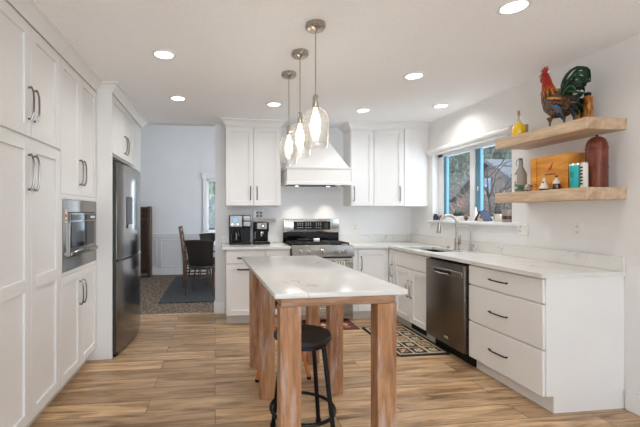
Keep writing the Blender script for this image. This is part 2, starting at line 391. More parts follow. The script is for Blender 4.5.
# window over the sink
def window_right():
    t = bpy.data.objects.new('window_1', None); C.objects.link(t); t['kind'] = 'structure'; t.location = (2.8, 3.835, 1.22); INFO['window_1'] = (Vector(t.location), False)
    y0, y1, z0, z1 = 3.18, 4.49, 1.222, 2.04
    b = B()                                                    # jamb liner
    b.box(2.727, 2.875, y0, y0+.012, z0, z1+.02, M_trim); b.box(2.727, 2.875, y1-.012, y1, z0, z1+.02, M_trim); b.box(2.727, 2.875, y0, y1, z1+.005, z1+.02, M_trim)
    obj('window_jamb', b, t)
    b = B(); xs, xe = 2.80, 2.865
    for q in ((y0+.012, y0+.045, z0, z1), (y1-.115, y1-.012, z0, z1)): b.box(xs, xe, q[0], q[1], q[2], q[3], M_trim, .003)
    b.box(xs, xe, y0+.012, y1-.012, z0, z0+.05, M_trim, .003); b.box(xs, xe, y0+.012, y1-.012, z1-.035, z1+.005, M_trim, .003)
    b.box(xs-.002, xe, 3.80, 3.875, z0+.05, z1-.035, M_trim, .003)
    obj('window_frame', b, t)
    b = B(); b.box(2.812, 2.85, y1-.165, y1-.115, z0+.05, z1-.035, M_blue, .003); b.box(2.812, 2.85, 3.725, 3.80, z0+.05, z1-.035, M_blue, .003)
    b.box(2.805, 2.815, 3.755, 3.768, 1.55, 1.60, M_white, .003)
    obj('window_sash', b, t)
    b = B(); b.box(2.83, 2.836, y0+.045, y1-.165, z0+.05, z1-.035, M_glass); obj('window_pane', b, t)
    b = B(); b.box(2.665, 2.865, 3.12, 4.50, 1.192, 1.222, M_trim, .006, seg=2); obj('window_sill', b, t)
window_right()
b = B()
b.tube([(2.685, 3.14, 2.075), (2.685, 4.50, 2.075)], .036, M_trim, 20); b.box(2.685, 2.724, 3.14, 4.50, 2.035, 2.117, M_trim, .004)
b.box(2.668, 2.676, 3.2, 4.48, 2.022, 2.036, M_trim, .002)
tag(obj('roller_blind', b), 'rounded white roller blind cassette along the top of the sink window', 'blind')
# dining window
t = bpy.data.objects.new('window_2', None); C.objects.link(t); t['kind'] = 'structure'; t.location = (.28, 8.25, .9); INFO['window_2'] = (Vector(t.location), False)
b = B()
b.box(-.26, -.175, 8.225, 8.25, .80, 2.16, M_trim, .004); b.box(.735, .82, 8.225, 8.25, .80, 2.16, M_trim, .004); b.box(-.28, .84, 8.22, 8.25, 2.06, 2.18, M_trim, .004); b.box(-.28, .84, 8.19, 8.25, .86, .89, M_trim, .004)
obj('window_casing', b, t)
b = B()
for q in ((-.19, -.14, .9, 2.06), (.70, .75, .9, 2.06), (.26, .30, .9, 2.06)): b.box(q[0], q[1], 8.30, 8.36, q[2], q[3], M_trim, .003)
b.box(-.19, .75, 8.3, 8.36, .9, .95, M_trim, .003); b.box(-.19, .75, 8.3, 8.36, 2.0, 2.06, M_trim, .003); obj('window_frame', b, t)
b = B(); b.box(-.14, .70, 8.33, 8.335, .95, 2.0, M_glass); obj('window_pane', b, t)

# ================================================================== LEFT CABINETS
XL = -1.067                                    # carcass face; doors reach -1.047
ML = lambda y=0: M2((XL, 0, 0), (0, 1, 0), (1, 0, 0))
M = ML()
t = thing('pantry_cabinet', 'tall white double-door pantry cabinet nearest the camera at the left edge', 'cabinet', (-1.35, 2.32, 0))
b = B(); b.box(-1.648, XL, 1.905, 2.744, .105, 2.469, M_cab, .001); obj('body', b, t)
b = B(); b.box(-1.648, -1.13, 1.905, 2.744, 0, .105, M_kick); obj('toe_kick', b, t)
for a, c, hx in ((1.905, 2.3245, 2.294), (2.3245, 2.744, 2.360)):
    d = shaker(t, M, a, c, 1.742, 2.382, rail=.066); pull(d, M, hx, 1.93, .19)
    d = shaker(t, M, a, c, .112, 1.730, mids=((.865, .935),), rail=.066); pull(d, M, hx, 1.54, .21)
b = B(); b.mould([(XL+.02, 1.905), (XL+.02, 2.744)], CROWN, M_cab); obj('crown_moulding', b, t)
t = thing('oven_cabinet', 'tall white cabinet column that surrounds the built-in microwave', 'cabinet', (-1.35, 3.14, 0))
b = B()
b.box(-1.65, -1.62, 2.746, 3.539, .105, 2.469, M_cab)
for q in ((2.746, 2.764, .105, 2.469), (3.521, 3.539, .105, 2.469), (2.764, 3.521, 1.408, 1.442), (2.764, 3.521, .868, .902), (2.764, 3.521, .105, .125), (2.764, 3.521, 2.382, 2.469)):
    b.box(-1.62, XL, q[0], q[1], q[2], q[3], M_cab)
obj('body', b, t)
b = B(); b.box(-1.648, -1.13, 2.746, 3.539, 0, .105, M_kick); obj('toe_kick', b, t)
b = B(); b.box(XL, XL+.02, 2.746, 2.772, .865, 1.442, M_cab); b.box(XL, XL+.02, 3.520, 3.539, .865, 1.442, M_cab); b.box(XL, XL+.02, 2.772, 3.520, 1.410, 1.442, M_cab); b.box(XL, XL+.02, 2.772, 3.520, .868, .893, M_cab); obj('face_frame', b, t)
for a, c, hx in ((2.746, 3.1425, 3.108), (3.1425, 3.539, 3.176)):
    d = shaker(t, M, a, c, 1.442, 2.382); pull(d, M, hx, 1.625, .20)
    d = shaker(t, M, a, c, .112, .866); pull(d, M, hx, .69, .19)
b = B(); b.mould([(XL+.02, 2.746), (XL+.02, 3.539)], CROWN, M_cab); obj('crown_moulding', b, t)
# microwave
t = thing('built_in_microwave', 'stainless built-in microwave with dark glass door set in the tall cabinet column', 'microwave', (-1.3, 3.145, .895))
b = B(); b.box(-1.55, -1.064, 2.80, 3.49, .93, 1.38, M_dgrey); obj('body', b, t)
b = B()
for q in ((2.774, 2.862, .895, 1.407), (3.472, 3.518, .895, 1.407), (2.862, 3.472, .895, .99), (2.862, 3.472, 1.315, 1.407)): b.box(-1.062, -1.043, q[0], q[1], q[2], q[3], M_ssv, .002)
obj('trim_kit', b, t)
b = B(); b.box(-1.06, -1.028, 2.866, 3.468, .995, 1.31, M_ssv, .003); d = obj('door', b, t)
b = B(); b.box(-1.0285, -1.0245, 2.885, 3.40, 1.055, 1.245, M_blkg, .001); obj('window', b, d)
b = B(); b.box(-1.0285, -1.025, 2.885, 3.45, 1.255, 1.30, M_blkg, .001); b.box(-1.0255, -1.024, 3.30, 3.42, 1.268, 1.287, M_ledr); obj('control_panel', b, d)
b = B(); b.box(-1.03, -1.012, 2.87, 3.46, 1.000, 1.028, M_ssv, .004); obj('handle', b, d)
b = B(); b.box(-1.0425, -1.0405, 2.80, 2.845, 1.24, 1.335, M_cream); b.box(-1.0408, -1.0402, 2.805, 2.84, 1.28, 1.30, M_red); b.box(-1.0408, -1.0402, 2.805, 2.84, 1.255, 1.262, M_blk); obj('sticker', b, t, label='small cream and red sticker')

# fridge cabinet
XF = -.937; M = M2((XF, 0, 0), (0, 1, 0), (1, 0, 0))
t = thing('fridge_cabinet', 'white enclosure with side panels and high doors built around the refrigerator', 'cabinet', (-1.3, 4.25, 0))
b = B(); b.box(-1.648, XF+.02, 3.541, 3.562, 0, 2.469, M_cab, .001); obj('side_panel', b, t)
b = B(); b.box(-.998, XF, 4.52, 4.955, 0, 2.469, M_cab, .001); obj('side_panel', b, t)
b = B(); b.box(-1.648, XF, 3.564, 4.518, 1.835, 2.469, M_cab, .001); obj('body', b, t)
for a, c, hx in ((3.566, 4.042, 4.00), (4.042, 4.516, 4.085)):
    d = shaker(t, M, a, c, 1.85, 2.382); pull(d, M, hx, 2.00, .18)
b = B(); b.mould([(-1.06, 3.541), (XF+.02, 3.541), (XF+.02, 4.985)], CROWN, M_cab); obj('crown_moulding', b, t)

# refrigerator
t = thing('refrigerator', 'tall stainless french-door refrigerator with bottom freezer, its doors bowed outward', 'refrigerator', (-1.25, 4.03, 0))
b = B(); b.box(-1.60, -.892, 3.572, 4.495, .03, 1.775, M_dgrey, .004); obj('body', b, t)
def bowed(y0, y1, z0, z1, m, pad=0.0, steps=10, xi=-.89):
    """fridge door: a slab whose front bows out towards the middle of the fridge (Y 4.035)"""
    b = B(); f = lambda y: -.828 - .040*((y-4.035)/.46)**2 + .018*(y-4.035)/.46 + pad
    front = [(f(y0+(y1-y0)*i/steps), y0+(y1-y0)*i/steps) for i in range(steps+1)]
    back = [(xi if not pad else x-.006, y) for x, y in front[::-1]]
    b.ext(front+back, z0, z1, m, 0)
    return b
d = obj('left_door', bowed(3.578, 4.032, .885, 1.77, M_ssv), t)
obj('dispenser', bowed(3.80, 3.985, 1.20, 1.47, M_blkg, .004), d)
b = B(); b.box(-.84, -.826, 3.82, 3.965, 1.16, 1.20, M_ss, .003); obj('dispenser_tray', b, d)
obj('right_door', bowed(4.038, 4.492, .885, 1.77, M_ssv), t)
obj('freezer_drawer', bowed(3.578, 4.492, .035, .865, M_ssv, steps=18), t)
b = B(); b.box(-.90, -.875, 3.59, 4.48, .865, .885, M_blk); obj('pull_groove', b, t)
b = B(); b.box(-1.55, -.895, 3.60, 4.47, .0, .034, M_blk, .004); obj('kick_plate', b, t)
for y in (3.63, 4.44):
    b = B(); b.box(-1.0, -.885, y-.035, y+.035, 1.776, 1.80, M_dgrey, .004); obj('hinge_cover', b, t)

# ================================================================== BACK WALL CABINETS
# upper left
YF = 4.72; M = M2((0, YF, 0), (1, 0, 0), (0, -1, 0))
t = thing('wall_cabinet', 'white two-door wall cabinet hanging above the coffee makers', 'cabinet', (.476, 4.85, 1.40))
b = B(); b.box(.131, .822, YF, 4.999, 1.402, 2.469, M_cab, .001); obj('body', b, t)
d = shaker(t, M, .131, .4765, 1.405, 2.385); pull(d, M, .437, 1.56, .17, m=M_pullh)
d = shaker(t, M, .4765, .822, 1.405, 2.385); pull(d, M, .518, 1.56, .17, m=M_pullh)
b = B(); b.mould([(.131, 5.0), (.131, 4.70), (.822, 4.70), (.822, 5.0)], CROWN, M_cab); obj('crown_moulding', b, t)
# upper right with diagonal corner
t = thing('corner_wall_cabinet', 'white wall cabinet right of the range hood, angled into the corner', 'cabinet', (2.2, 4.8, 1.40))
dg0, dg1 = (2.045, 4.70), (2.40, 4.57)
b = B(); b.ext([(1.737, 4.999), (1.737, 4.72), (2.05, 4.72), (2.40, 4.59), (2.40, 4.57), (2.724, 4.57), (2.724, 4.999)], 1.40, 2.469, M_cab); obj('body', b, t)
d = shaker(t, M, 1.739, 2.043, 1.405, 2.385); pull(d, M, 1.775, 1.56, .19)
dv = Vector((dg1[0]-dg0[0], dg1[1]-dg0[1], 0)); L = dv.length; nv = Vector((dv.y, -dv.x, 0)).normalized()
Md = M2((2.051, 4.72, 0), dv, nv)
d = shaker(t, Md, 0.002, L-.006, 1.405, 2.385); pull(d, Md, L-.055, 1.56, .19)
b = B(); b.mould([(1.737, 5.0), (1.737, 4.70), dg0, dg1, (2.724, 4.57)], CROWN, M_cab); obj('crown_moulding', b, t)

# range hood
t = thing('range_hood', 'white tapered wooden range hood above the stove', 'range hood', (1.27, 4.75, 1.66))
b = B(); b.box(.872, 1.678, 4.55, 4.999, 1.672, 1.862, M_cab, .002); d = obj('canopy', b, t)
b = B(); b.mould([(.872, 4.999), (.872, 4.55), (1.678, 4.55), (1.678, 4.999)], [(0, 1.66), (.012, 1.66), (.012, 1.69), (.004, 1.70), (0, 1.70)], M_cab)
b.mould([(.872, 4.999), (.872, 4.55), (1.678, 4.55), (1.678, 4.999)], [(0, 1.85), (.006, 1.85), (.016, 1.865), (.016, 1.878), (0, 1.878)], M_cab); obj('trim_band', b, t)
b = B(); b.prism(([(.885, 4.562, 1.876), (1.665, 4.562, 1.876), (1.665, 4.999, 1.876), (.885, 4.999, 1.876)], [(1.10, 4.74, 2.225), (1.455, 4.74, 2.225), (1.455, 4.999, 2.225), (1.10, 4.999, 2.225)]), M_cab); obj('tapered_body', b, t)
b = B(); b.mould([(1.10, 4.999), (1.10, 4.74), (1.455, 4.74), (1.455, 4.999)], [(-.05, 2.215), (.012, 2.215), (.02, 2.225), (.02, 2.24), (-.05, 2.24)], M_cab)
b.box(1.10, 1.455, 4.74, 4.999, 2.238, 2.469, M_cab); obj('chimney', b, t)
b = B(); b.box(.92, 1.63, 4.60, 4.96, 1.664, 1.675, M_dgrey, .002); obj('filter', b, t)
for x in (1.06, 1.48):
    b = B(); b.cyl((x, 4.86, 1.6605), .02, .004, M_lens); o = obj('hood_lamp', b, t)
    lamp('hood_light', 'SPOT', (x-1.27, 4.86-4.75, -.008), (R(-14), 0, 0), 7, (1, .93, .84), (.03,), t, spread=R(95))
b = B(); b.box(1.50, 1.56, 4.57, 4.62, 1.645, 1.664, M_cab, .002); obj('switch_block', b, t)

# base cabinet left of range
YB = 4.45; M = M2((0, YB, 0), (1, 0, 0), (0, -1, 0))
t = thing('base_cabinet', 'white base cabinet under the coffee makers, left of the stove', 'cabinet', (.5, 4.7, 0))
b = B(); b.box(.126, .888, YB, 4.999, .11, .884, M_cab, .001); obj('body', b, t)
b = B(); b.box(.136, .888, 4.515, 4.99, 0, .11, M_kick); obj('toe_kick', b, t)
d = slab(t, M, .128, .578, .722, .868); pull(d, M, .33, .786, .14, False, m=M_pullh, r=.007)
d = shaker(t, M, .128, .578, .113, .716); pull(d, M, .33, .652, .14, False, m=M_pullh, r=.007)
d = slab(t, M, .588, .886, .722, .868); pull(d, M, .737, .786, .14, False, m=M_pullh)
d = shaker(t, M, .588, .886, .113, .716); pull(d, M, .737, .652, .14, False, m=M_pullh)
b = B(); b.box(.08, .891, 4.405, 4.999, .885, .914, M_marb2, .003)
t = thing('countertop', 'white quartz counter carrying the two coffee makers', 'countertop', (.48, 4.7, .885))
obj('slab', b, t)
b = B(); b.box(.08, .891, 4.979, 4.999, .9145, 1.012, M_marb2, .002); obj('backsplash', b, t)

# range
t = thing('gas_range', 'stainless freestanding range with black cooktop and five front knobs', 'stove', (1.275, 4.68, 0))
b = B(); b.box(.897, 1.653, 4.44, 4.985, .03, .905, M_dgrey, .003); b.box(.93, 1.62, 4.5, 4.95, 0, .03, M_blk); obj('body', b, t)
b = B(); b.box(.897, 1.653, 4.42, 4.93, .905, .922, M_blkg, .004); d = obj('cooktop', b, t)
for x0 in (.925, 1.165, 1.40):
    b = B(); x1 = x0+.225
    for y in (4.46, 4.66, 4.87): b.box(x0, x1, y, y+.014, .935, .95, M_grate, .003)
    for x in (x0, x0+.105, x1-.014): b.box(x, x+.014, 4.46, 4.884, .935, .95, M_grate, .003)
    for x in (x0, x1-.014):
        for y in (4.46, 4.87): b.box(x, x+.014, y, y+.014, .921, .937, M_grate)
    obj('grate', b, d)
b = B(); b.prism(([(.897, 4.36, .79), (1.653, 4.36, .79), (1.653, 4.45, .79), (.897, 4.45, .79)], [(.897, 4.395, .925), (1.653, 4.395, .925), (1.653, 4.45, .925), (.897, 4.45, .925)]), M_ssd, .004); cp = obj('control_panel', b, t)
for x in (1.00, 1.095, 1.275, 1.455, 1.55):
    b = B(); Mk = Matrix.Rotation(R(75), 4, 'X')
    b.lathe([(0, 0), (.027, 0), (.027, .008), (.021, .012), (.019, .034), (.015, .038), (0, .038)], (x, 4.376, .858), M_chrome, 18, Mk)
    b.box(-.004, .004, -.018, .018, .036, .044, M_ss, .001, Matrix.Translation((x, 4.376, .858)) @ Mk); obj('knob', b, cp)
b = B(); b.box(.902, 1.648, 4.385, 4.438, .22, .775, M_ss, .004); dr = obj('oven_door', b, t)
b = B(); b.box(.99, 1.56, 4.381, 4.386, .35, .66, M_blkg, .002); obj('window', b, dr)
b = B(); b.tube([(.93, 4.335, .725), (1.62, 4.335, .725)], .013, M_ss, 12)
for x in (.96, 1.59): b.box(x-.012, x+.012, 4.335, 4.388, .715, .735, M_ss, .002)
obj('handle', b, dr)
b = B(); b.box(.902, 1.648, 4.39, 4.438, .04, .21, M_ss, .004); b.box(1.0, 1.55, 4.372, 4.392, .165, .18, M_ss, .003); obj('storage_drawer', b, t)
b = B(); b.box(.897, 1.653, 4.94, 4.985, .922, 1.055, M_blkg, .002); b.box(.897, 1.653, 4.925, 4.985, 1.055, 1.235, M_ss, .006, seg=2); bk = obj('backguard', b, t)
b = B(); b.box(1.03, 1.53, 4.920, 4.926, 1.09, 1.20, M_blkg, .001)
for x in (1.08, 1.11, 1.14, 1.19, 1.22, 1.25):
    for z in (1.115, 1.15, 1.175): b.box(x, x+.016, 4.9185, 4.9205, z, z+.007, M_ledr)
for x in (1.33, 1.36, 1.39): 
    for z in (1.115, 1.15, 1.175): b.box(x, x+.014, 4.9185, 4.9205, z, z+.007, M_ledr)
b.box(1.45, 1.50, 4.9185, 4.9205, 1.105, 1.185, M_dgrey)
obj('display', b, bk, label='black glass display panel with small grey touch marks')
b = B(); b.box(.95, .985, 4.9235, 4.9255, 1.10, 1.107, M_dgrey); b.box(1.56, 1.61, 4.9235, 4.9255, 1.10, 1.107, M_dgrey); obj('badge', b, bk)
# tools on cooktop
b = B(); b.tube([(1.02, 4.62, .976), (1.17, 4.60, .976)], .016, M_blk, 12); b.tube([(1.17, 4.60, .976), (1.215, 4.594, .976)], .014, M_blk, 12)
b.tube([(1.215, 4.594, .976), (1.285, 4.585, .976)], [.021, .024], M_white, 14); 
tag(obj('pepper_mill', b), 'black mill with white rounded end lying on the cooktop grates', 'pepper mill')
b = B(); b.prism(([(1.41, 4.316, .60), (1.52, 4.316, .60), (1.52, 4.319, .60), (1.41, 4.319, .60)], [(1.41, 4.316, .735), (1.52, 4.316, .735), (1.52, 4.319, .735), (1.41, 4.319, .735)]), M_label)
b.box(1.41, 1.52, 4.316, 4.354, .7385, .7415, M_label); b.box(1.41, 1.52, 4.351, 4.354, .62, .7385, M_label)
for x in (1.43, 1.46, 1.49): b.box(x, x+.012, 4.3148, 4.3165, .60, .735, M_green)
tag(obj('dish_towel', b), 'cream and green striped dish towel folded over the oven door handle', 'towel')

# ================================================================== RIGHT BASE RUN
XR = 2.14; M = M2((XR, 0, 0), (0, -1, 0), (-1, 0, 0))     # x along -Y, so x = -Y
# corner
t = thing('corner_base_cabinet', 'white corner base cabinet between the stove and the sink cabinet', 'cabinet', (2.2, 4.7, 0))
b = B(); b.ext([(1.662, 4.999), (1.662, 4.45), (2.14, 4.45), (2.14, 4.278), (2.724, 4.278), (2.724, 4.999)], .11, .884, M_cab); obj('body', b, t)
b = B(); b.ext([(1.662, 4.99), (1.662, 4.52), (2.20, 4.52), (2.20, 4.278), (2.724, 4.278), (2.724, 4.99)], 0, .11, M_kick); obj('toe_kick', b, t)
Mb = M2((0, 4.45, 0), (1, 0, 0), (0, -1, 0))
b = B(); b.box(1.664, 1.722, 0, .012, .113, .868, M_cab, .001, Mb); obj('filler', b, t)
d = shaker(t, Mb, 1.728, 2.115, .113, .868); pull(d, Mb, 1.765, .70, .17)
d = shaker(t, M, -4.425, -4.283, .113, .868, rail=.045); pull(d, M, -4.335, .62, .15)
# sink base
t = thing('sink_cabinet', 'white two-door sink cabinet with a false drawer front beside the dishwasher', 'cabinet', (2.4, 3.92, 0))
b = B(); b.box(XR, 2.724, 3.56, 4.276, .11, .66, M_cab)
b.box(XR, 2.724, 3.56, 3.576, .66, .884, M_cab); b.box(XR, 2.724, 4.26, 4.276, .66, .884, M_cab); b.box(XR, XR+.018, 3.576, 4.26, .66, .884, M_cab); obj('body', b, t)
b = B(); b.box(2.20, 2.71, 3.56, 4.276, 0, .11, M_kick); obj('toe_kick', b, t)
slab(t, M, -4.274, -3.562, .70, .868, name='false_drawer_front')
d = shaker(t, M, -4.274, -3.918, .113, .694); pull(d, M, -3.955, .475, .19)
d = shaker(t, M, -3.918, -3.562, .113, .694); pull(d, M, -3.882, .475, .19)
b = B(); b.box(2.192, 2.201, 3.72, 4.02, .02, .095, M_dgrey, .002)
for i in range(9): b.box(2.188, 2.193, 3.73+i*.031, 3.75+i*.031, .03, .085, M_blk)
tag(obj('floor_vent', b), 'dark slotted heat register in the toe kick under the sink cabinet', 'vent')
# dishwasher
t = thing('dishwasher', 'dark stainless dishwasher built in between the drawers and the sink cabinet', 'dishwasher', (2.4, 3.25, 0))
b = B(); b.box(2.14, 2.70, 2.962, 3.550, .10, .872, M_blk); b.box(2.19, 2.70, 2.962, 3.550, .0, .10, M_blk); obj('body', b, t)
b = B(); b.box(2.088, 2.14, 2.966, 3.548, .115, .862, M_dss, .004, seg=2); d = obj('door', b, t)
b = B(); b.box(2.082, 2.09, 2.985, 3.528, .752, .800, M_ss, .003); d2 = obj('handle', b, d, label='lighter brushed steel handle band')
b = B(); b.box(2.076, 2.083, 3.14, 3.39, .760, .785, M_blk, .002); b.tube([(2.076, 3.16, .762), (2.070, 3.265, .757), (2.076, 3.37, .762)], .006, M_chrome, 8); obj('pocket_grip', b, d2)
b = B(); b.box(2.085, 2.089, 3.185, 3.245, .168, .190, M_chrome, .002); b.box(2.0845, 2.0855, 3.192, 3.238, .175, .183, M_dgrey); obj('badge', b, d)
# drawers
t = thing('drawer_cabinet', 'white three-drawer base cabinet at the open end of the counter run', 'cabinet', (2.4, 2.58, 0))
b = B(); b.box(XR, 2.724, 2.216, 2.952, .11, .884, M_cab, .001); b.box(2.20, 2.724, 2.216, 2.23, 0, .11, M_cab); obj('body', b, t)
b = B(); b.box(2.195, 2.201, 2.218, 2.952, 0, .11, M_cab); obj('toe_kick', b, t)
for z0, z1, hz in ((.716, .874, .795), (.414, .708, .545), (.106, .406, .252)):
    d = slab(t, M, -2.950, -2.222, z0, z1); pull(d, M, -2.612, hz, .185, False, m=M_pullh, r=.0045, out=.024)
# counter
t = thing('countertop', 'long L-shaped white quartz counter with the undermount sink', 'countertop', (2.4, 3.4, .885))
b = B(); sx0, sx1, sy0, sy1 = 2.215, 2.54, 3.60, 4.18
for q in ((1.657, 2.10, 4.405, 4.999), (2.10, 2.724, sy1, 4.999), (2.10, sx0, sy0, sy1), (sx1, 2.724, sy0, sy1), (2.10, 2.724, 2.208, sy0)): b.box(q[0], q[1], q[2], q[3], .885, .914, M_marb2)
bmesh.ops.remove_doubles(b.bm, verts=b.bm.verts, dist=1e-5); obj('slab', b, t)
b = B(); b.box(1.657, 2.724, 4.979, 4.999, .9145, 1.012, M_marb2, .002); b.box(2.704, 2.724, 2.208, 4.979, .9145, 1.016, M_marb2, .002); obj('backsplash', b, t)
b = B(); q = .012
b.box(sx0-.01, sx1+.01, sy0-.01, sy1+.01, .675, .685, M_dss)
for a in ((sx0-.01, sx0, sy0-.01, sy1+.01), (sx1, sx1+.01, sy0-.01, sy1+.01), (sx0, sx1, sy0-.01, sy0), (sx0, sx1, sy1, sy1+.01)): b.box(a[0], a[1], a[2], a[3], .685, .884, M_dss)
b.cyl((2.38, 3.9, .685), .04, .004, M_chrome)
tag(obj('sink', b), 'dark steel undermount sink basin set into the counter below the window', 'sink')
# faucets
def arc(c, r, a0, a1, n, ax): return [(c[0]+ax[0]*r*math.cos(a0+(a1-a0)*i/n), c[1]+ax[1]*r*math.cos(a0+(a1-a0)*i/n), c[2]+r*math.sin(a0+(a1-a0)*i/n)) for i in range(n+1)]
t = thing('faucet', 'tall brushed nickel gooseneck kitchen faucet behind the sink', 'faucet', (2.594, 3.80, .914))
b = B(); b.lathe([(0, .9145), (.030, .9145), (.030, .922), (.026, .93), (.025, 1.02), (.022, 1.035), (.018, 1.05), (0, 1.05)], (2.594, 3.80, 0), M_nick); obj('base', b, t)
ax = Vector((-.85, .52)).normalized()
b = B(); b.tube([(2.594, 3.80, 1.03), (2.594, 3.80, 1.20)] + arc((2.594+ax.x*.085, 3.80+ax.y*.085, 1.20), .085, PI, .25, 12, (ax.x, ax.y)), .0145, M_nick, 12); obj('spout', b, t)
p = Vector((2.594+ax.x*.168, 3.80+ax.y*.168, 1.215))
b = B(); b.tube([p, p+Vector((ax.x*.006, ax.y*.006, -.05)), p+Vector((ax.x*.012, ax.y*.012, -.11)), p+Vector((ax.x*.014, ax.y*.014, -.125))], [.015, .019, .024, .021], M_nick, 14); obj('spray_head', b, t)
b = B(); b.tube([(2.594, 3.78, .985), (2.594, 3.745, .985)], .013, M_nick, 12); b.tube([(2.594, 3.75, .985), (2.59, 3.735, 1.04), (2.585, 3.73, 1.075)], [.008, .007, .006], M_nick, 8); obj('lever', b, t)
t = thing('water_filter_tap', 'slim brushed nickel filtered-water tap right of the kitchen faucet', 'faucet', (2.632, 3.63, .914))
b = B(); b.lathe([(0, .9145), (.022, .9145), (.022, .920), (.016, .93), (.016, .99), (.010, 1.0), (0, 1.0)], (2.632, 3.63, 0), M_nick); obj('base', b, t)
b = B(); b.tube([(2.632, 3.63, .99), (2.632, 3.63, 1.11)] + arc((2.632+ax.x*.07, 3.63+ax.y*.07, 1.11), .07, PI, .35, 12, (ax.x, ax.y)), .0075, M_nick, 10); obj('spout', b, t)
b = B(); b.tube([(2.632, 3.62, .96), (2.632, 3.585, .965)], .007, M_nick, 8); b.tube([(2.632, 3.588, .96), (2.632, 3.583, 1.0)], .006, M_nick, 8); obj('lever', b, t)
b = B(); b.cyl((2.60, 3.965, .9145), .018, .012, M_nick); b.lathe([(.012, .925), (.009, .94), (0, .942)], (2.60, 3.965, 0), M_nick)
tag(obj('soap_dispenser_cap', b), 'low round nickel cap on the counter left of the faucet', 'sink fitting')

# outlets
def outlet(M, label, kind, w=.07, metal=False, group=None):
    t = thing('wall_outlet', label, 'outlet', M.translation, group)
    b = B(); b.box(-w/2, w/2, 0, .006, -.057, .057, M_ssd if metal else M_white, .002, M); obj('cover_plate', b, t)
    n = 2 if w > .1 else 1
    for k in range(n):
        cx = (k-(n-1)/2)*.046
        b = B()
        if kind == 'switch' and k == n-1: b.box(cx-.016, cx+.016, .005, .009, -.033, .033, M_white, .001, M); b.box(cx-.013, cx+.013, .008, .012, -.002, .028, M_white, .001, M); obj('rocker_switch', b, t)
        else:
            for z in (-.021, .021):
                b.box(cx-.016, cx+.016, .005, .008, z-.014, z+.014, M_white if not metal else M_dgrey, .003, M)
                for dx in (-.006, .006): b.box(cx+dx-.0015, cx+dx+.0015, .0079, .0085, z-.004, z+.007, M_blk, 0, M)
                b.box(cx-.002, cx+.002, .0079, .0085, z-.011, z-.007, M_blk, 0, M)
            obj('socket', b, t)
MR = lambda y, z: M2((2.724, y, z), (0, -1, 0), (-1, 0, 0))
MB = lambda x, z: M2((x, 4.999, z), (1, 0, 0), (0, -1, 0))
outlet(MR(3.06, 1.17), 'white switch and socket plate between the window and lower shelf', 'switch', .116)
outlet(MR(2.545, 1.185), 'white wall socket above the counter below the shelves', 'duplex')
outlet(MB(1.90, 1.12), 'white wall socket on the back wall right of the stove', 'duplex')
outlet(MR(4.83, 1.09), 'white wall socket in the corner left of the sink window', 'duplex')
outlet(MB(.58, 1.295), 'brushed metal four-socket plate behind the coffee makers', 'duplex', .155, True)
b = B(); b.box(.50, .80, 4.978, 4.999, 1.188, 1.234, M_ssd, .004); b.box(.51, .79, 4.975, 4.979, 1.200, 1.222, M_dss, .001)
tag(obj('knife_rack', b), 'grey metal strip on the wall just above the espresso machine', 'wall strip')

# ================================================================== RECESSED LIGHTS
RL = [((-.37, 2.836), 'round recessed ceiling light left, nearest the pantry cabinets'), ((-.371, 3.898), 'round recessed ceiling light in front of the fridge cabinet doors'),
      ((.621, 3.982), 'round recessed ceiling light just left of the farthest pendant cord'), ((1.65, 4.086), 'round recessed ceiling light in front of the corner wall cabinet'),
      ((1.664, 3.01), 'round recessed ceiling light midway between corner cabinet and photo top'), ((2.415, 3.81), 'round recessed ceiling light above the sink by the window wall'),
      ((1.663, 1.931), 'largest recessed ceiling light at the top edge of the photo'),
      ]
for (x, y), lb in RL:
    t = thing('recessed_light', lb, 'ceiling light', (x, y, 2.47), 'recessed ceiling lights')
    b = B(); b.lathe([(.062, 2.469), (.068, 2.4605), (.085, 2.4635), (.088, 2.4695), (.062, 2.4695)], (x, y, 0), M_trim, 32); obj('trim_ring', b, t)
    b = B(); b.lathe([(0, 2.4625), (.064, 2.4645), (.064, 2.4695), (0, 2.4695)], (x, y, 0), M_lens, 32); obj('lens', b, t)
    lamp('downlight', 'AREA', (0, 0, -.013), (0, 0, 0), 2.0, (1, .975, .95), (.12,), t, 'DISK', R(150))

# ================================================================== PENDANTS
for i, ((x, y), lb) in enumerate([((.612, 2.269), 'clear seeded-glass pendant lamp nearest the camera, the largest of three'), ((.607, 2.676), 'clear seeded-glass pendant lamp in the middle of the row of three'), ((.607, 3.088), 'clear seeded-glass pendant lamp farthest from the camera, by the hood')]):
    t = thing('pendant_lamp', lb, 'pendant light', (x, y, 1.70), 'pendant lamps over the island')
    b = B(); b.lathe([(0, 2.4695), (.060, 2.4695), (.062, 2.46), (.062, 2.445), (.054, 2.436), (.02, 2.433), (.008, 2.425), (0, 2.425)], (x, y, 0), M_nick, 32); obj('canopy', b, t)
    b = B(); b.tube([(x, y, 2.43), (x, y, 2.03)], .0035, M_nick, 8); obj('cord', b, t)
    b = B(); b.lathe([(0, 2.035), (.012, 2.035), (.019, 2.02), (.019, 1.965), (.014, 1.955), (0, 1.955)], (x, y, 0), M_nick, 20); obj('socket', b, t)
    pr = [(.021, 2.000), (.020, 1.98), (.021, 1.962), (.036, 1.950), (.058, 1.936), (.074, 1.912), (.0815, 1.88), (.083, 1.84), (.081, 1.79), (.077, 1.74), (.073, 1.712)]
    b = B(); b.lathe(pr, (x, y, 0), M_seed, 32); b.lathe([(r-.003, z) for r, z in pr][::-1], (x, y, 0), M_seed, 32); obj('glass_shade', b, t)
    b = B(); b.lathe([(0, 1.955), (.011, 1.95), (.012, 1.93), (.020, 1.90), (.029, 1.865), (.030, 1.845), (.025, 1.82), (.014, 1.802), (0, 1.797)], (x, y, 0), M_bulb, 20); obj('bulb', b, t)

